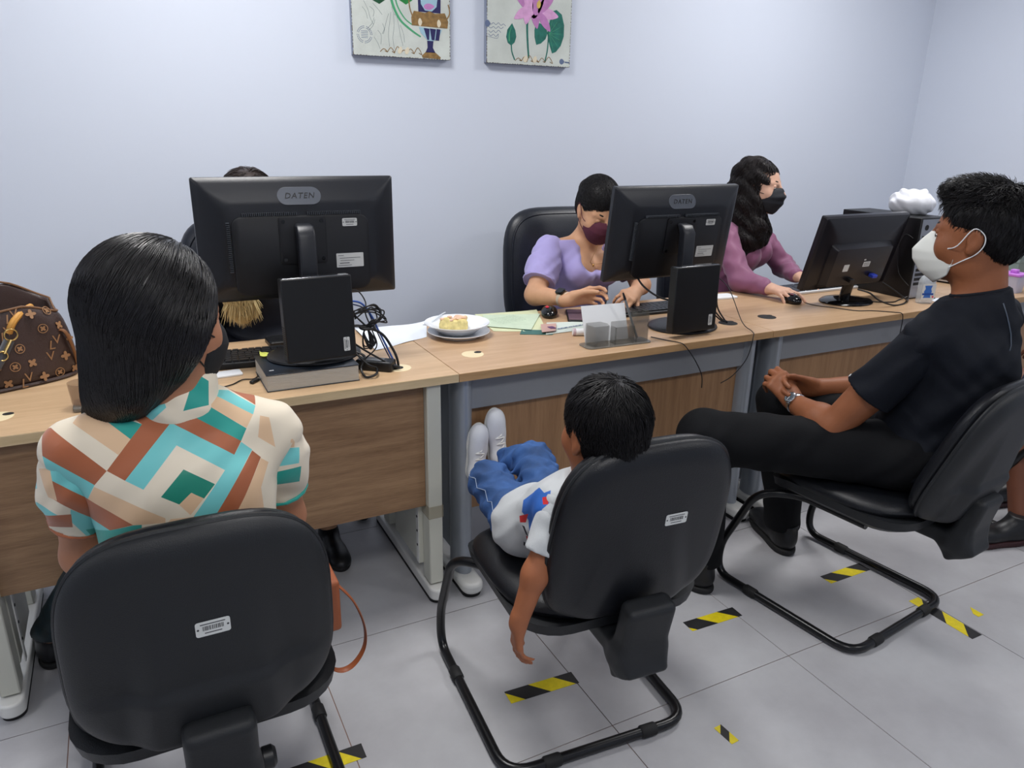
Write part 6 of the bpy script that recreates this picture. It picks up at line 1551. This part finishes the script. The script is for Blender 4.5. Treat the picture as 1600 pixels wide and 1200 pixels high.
bm=bmesh.new(); R=[]
for i,(z,w_,d_) in enumerate(levels):
    ring=[]
    for p in bagring(0,w_,d_):
        tz=topz(p.x,p.y); zz=z*tz/.165 if z<1 else tz; wv=.006*math.sin(p.x*38+z*30)*(1 if i not in(0,5) else .3)
        ring.append(bm.verts.new((p.x,p.y+(wv if p.y>0 else -wv),zz)))
    R.append(ring)
for A,Bq in zip(R,R[1:]):
    for k in range(len(A)): bm.faces.new((A[k],A[(k+1)%len(A)],Bq[(k+1)%len(A)],Bq[k]))
bm.faces.new(R[0][::-1])
inn=[]
for sc,dz in ((.95,-.001),(.92,-.05),(.85,-.13)):
    ring=[bm.verts.new((v.co.x*sc,v.co.y*sc,max(.02,v.co.z+dz))) for v in R[-1]]; inn.append(ring)
prev=R[-1]
for ring in inn:
    for k in range(len(ring)): bm.faces.new((prev[k],prev[(k+1)%len(ring)],ring[(k+1)%len(ring)],ring[k]))
    prev=ring
bm.faces.new(prev)
bag=obj('bag_body',bm,M_bag,t,angle=60)
sd=bag.modifiers.new('s','SUBSURF'); sd.levels=1; sd.render_levels=1
bpy.context.view_layer.update()
bt=BVHTree.FromPolygons([v.co for v in bag.data.vertices],[list(p.vertices) for p in bag.data.polygons])
gl=text_mesh('L',.034,.0003,font_shear=.2); gv=text_mesh('V',.034,.0003)
def quat_flower(r,pet=4,a0=0):
    pl=[]
    for k in range(32): a=2*PI*k/32+a0; q=r*(.42+.58*abs(math.cos(pet/2*a-a0*2))**1.3); pl.append((q*math.cos(a),q*math.sin(a)))
    return pl
n_=0
for r_ in range(5):
    for c_ in range(8):
        x=-.150+.0425*c_+(.021 if r_%2 else 0); z=.022+.042*r_
        h_,nn,_,_=bt.ray_cast(V((x,-.3,z)),V((0,1,0)))
        if not h_ or h_.y>-.03: continue
        F=frame_mat(h_+nn*.0012,(1,0,.0),(0,0,1)); up_=V((0,0,1)); 
        xa=up_.cross(nn).normalized(); F=Matrix((xa,nn.cross(xa),nn)).transposed().to_4x4(); F.translation=h_+nn*.0014
        k=(r_*3+c_)%4
        if k==0:
            bm=bmesh.new(); 
            for me_,dx,dz in ((gl,-.009,-.007),(gv,.006,.006)):
                tmp=me_.copy(); tmp.transform(Matrix.Translation((dx,dz,0))); bm.from_mesh(tmp); bpy.data.meshes.remove(tmp)
            bm.transform(F); o=obj('monogram',bm,M_mono,bag,smooth=False)
        elif k==1: o=obj('monogram_flower',prismb(quat_flower(.013),-.0004,.0003,F),M_mono,bag,smooth=False)
        elif k==2:
            bm=bmesh.new(); P_=circ(.0125,20); Q_=circ(.0105,20)
            for i in range(20): prism(bm,[P_[i],P_[(i+1)%20],Q_[(i+1)%20],Q_[i]],-.0004,.0003,F)
            prism(bm,quat_flower(.008,4,PI/4),-.0004,.0003,F); o=obj('monogram_roundel',bm,M_mono,bag,smooth=False)
        else:
            o=obj('monogram_star',prismb(quat_flower(.012,4,PI/4),-.0004,.0003,F),M_mono,bag,smooth=False)
        n_+=1
obj('base_trim',tubeb([p+V((0,0,.006)) for p in bagring(0,.325,.162)],.006,6,closed=True),M_bag,t)
obj('rim',tubeb([v.co.copy() if hasattr(v,'co') else v for v in [V((p.x,p.y,topz(p.x,p.y))) for p in bagring(0,.29,.125)]],.003,6,closed=True),mat('rim_tan',S(120,86,58),rough=.5),t)
bm=bmesh.new(); ellip(bm,(.07,.01,.135),(.06,.035,.045)); obj('dark_pouch',bm,mat('pouch_black',S(30,31,36),rough=.6),t,angle=0)
obj('handle',tubeb(smooth_path([(.005,-.070,.150),(.02,-.074,.178),(.05,-.055,.196),(.08,-.02,.198),(.095,.02,.19)],6),.0085,8),M_tan,t)
obj('handle',tubeb(smooth_path([(.115,-.05,.13),(.135,-.075,.13),(.15,-.075,.07),(.16,-.05,.02)],6),.006,8,flat=(1,.6)),mat('leather_brown',S(120,78,44),rough=.45),t)
obj('strap',tubeb(smooth_path([(.0,-.082,.135),(-.03,-.093,.095),(-.075,-.105,.045),(-.12,-.115,-.0+.012),(-.20,-.12,.010)],6),.012,8,flat=(1.1,.25),up=(0,-1,0)),M_bstrap,t)
def ring(c_,r,rr_,m,ax=(0,1,0)):
    a=V(ax).normalized(); u=a.orthogonal().normalized(); v=a.cross(u); return tubeb([V(c_)+u*math.cos(k*PI/10)*r+v*math.sin(k*PI/10)*r for k in range(20)],rr_,8,closed=True)
obj('ring',ring((.005,-.084,.148),.015,.0022,M_brass),M_brass,t); obj('clasp',tubeb([(.0,-.088,.135),(-.022,-.094,.105)],.006,8,flat=(1,.6)),M_brass,t); obj('ring',ring((-.026,-.095,.10),.012,.002,M_brass),M_brass,t)
# ------------------------------------------------------------------ small shoulder bag with brown strap, on the near chair
t=thing('shoulder_bag','small brown bag on the nearest chair, its tan leather strap looping out at the right','bag',(.255,1.29,.50))
obj('pouch',bbox(-.018,.018,-.07,.07,-.01,.10),mat('leather_cognac',S(150,82,48),rough=.45),t,bevel=.008,seg=3)
obj('strap',tubeb(smooth_path([(.005,-.04,.09),(.02,-.045,.075),(.048,-.045,.03),(.066,-.045,-.03),(.064,-.045,-.08),(.04,-.045,-.115),(.012,-.045,-.12),(-.012,-.045,-.095),(-.02,-.04,-.05),(-.016,-.035,.0)],6),.0085,8,flat=(.25,1.0),up=(0,1,0)),MATS['leather_cognac'],t)
bpy.context.view_layer.update()
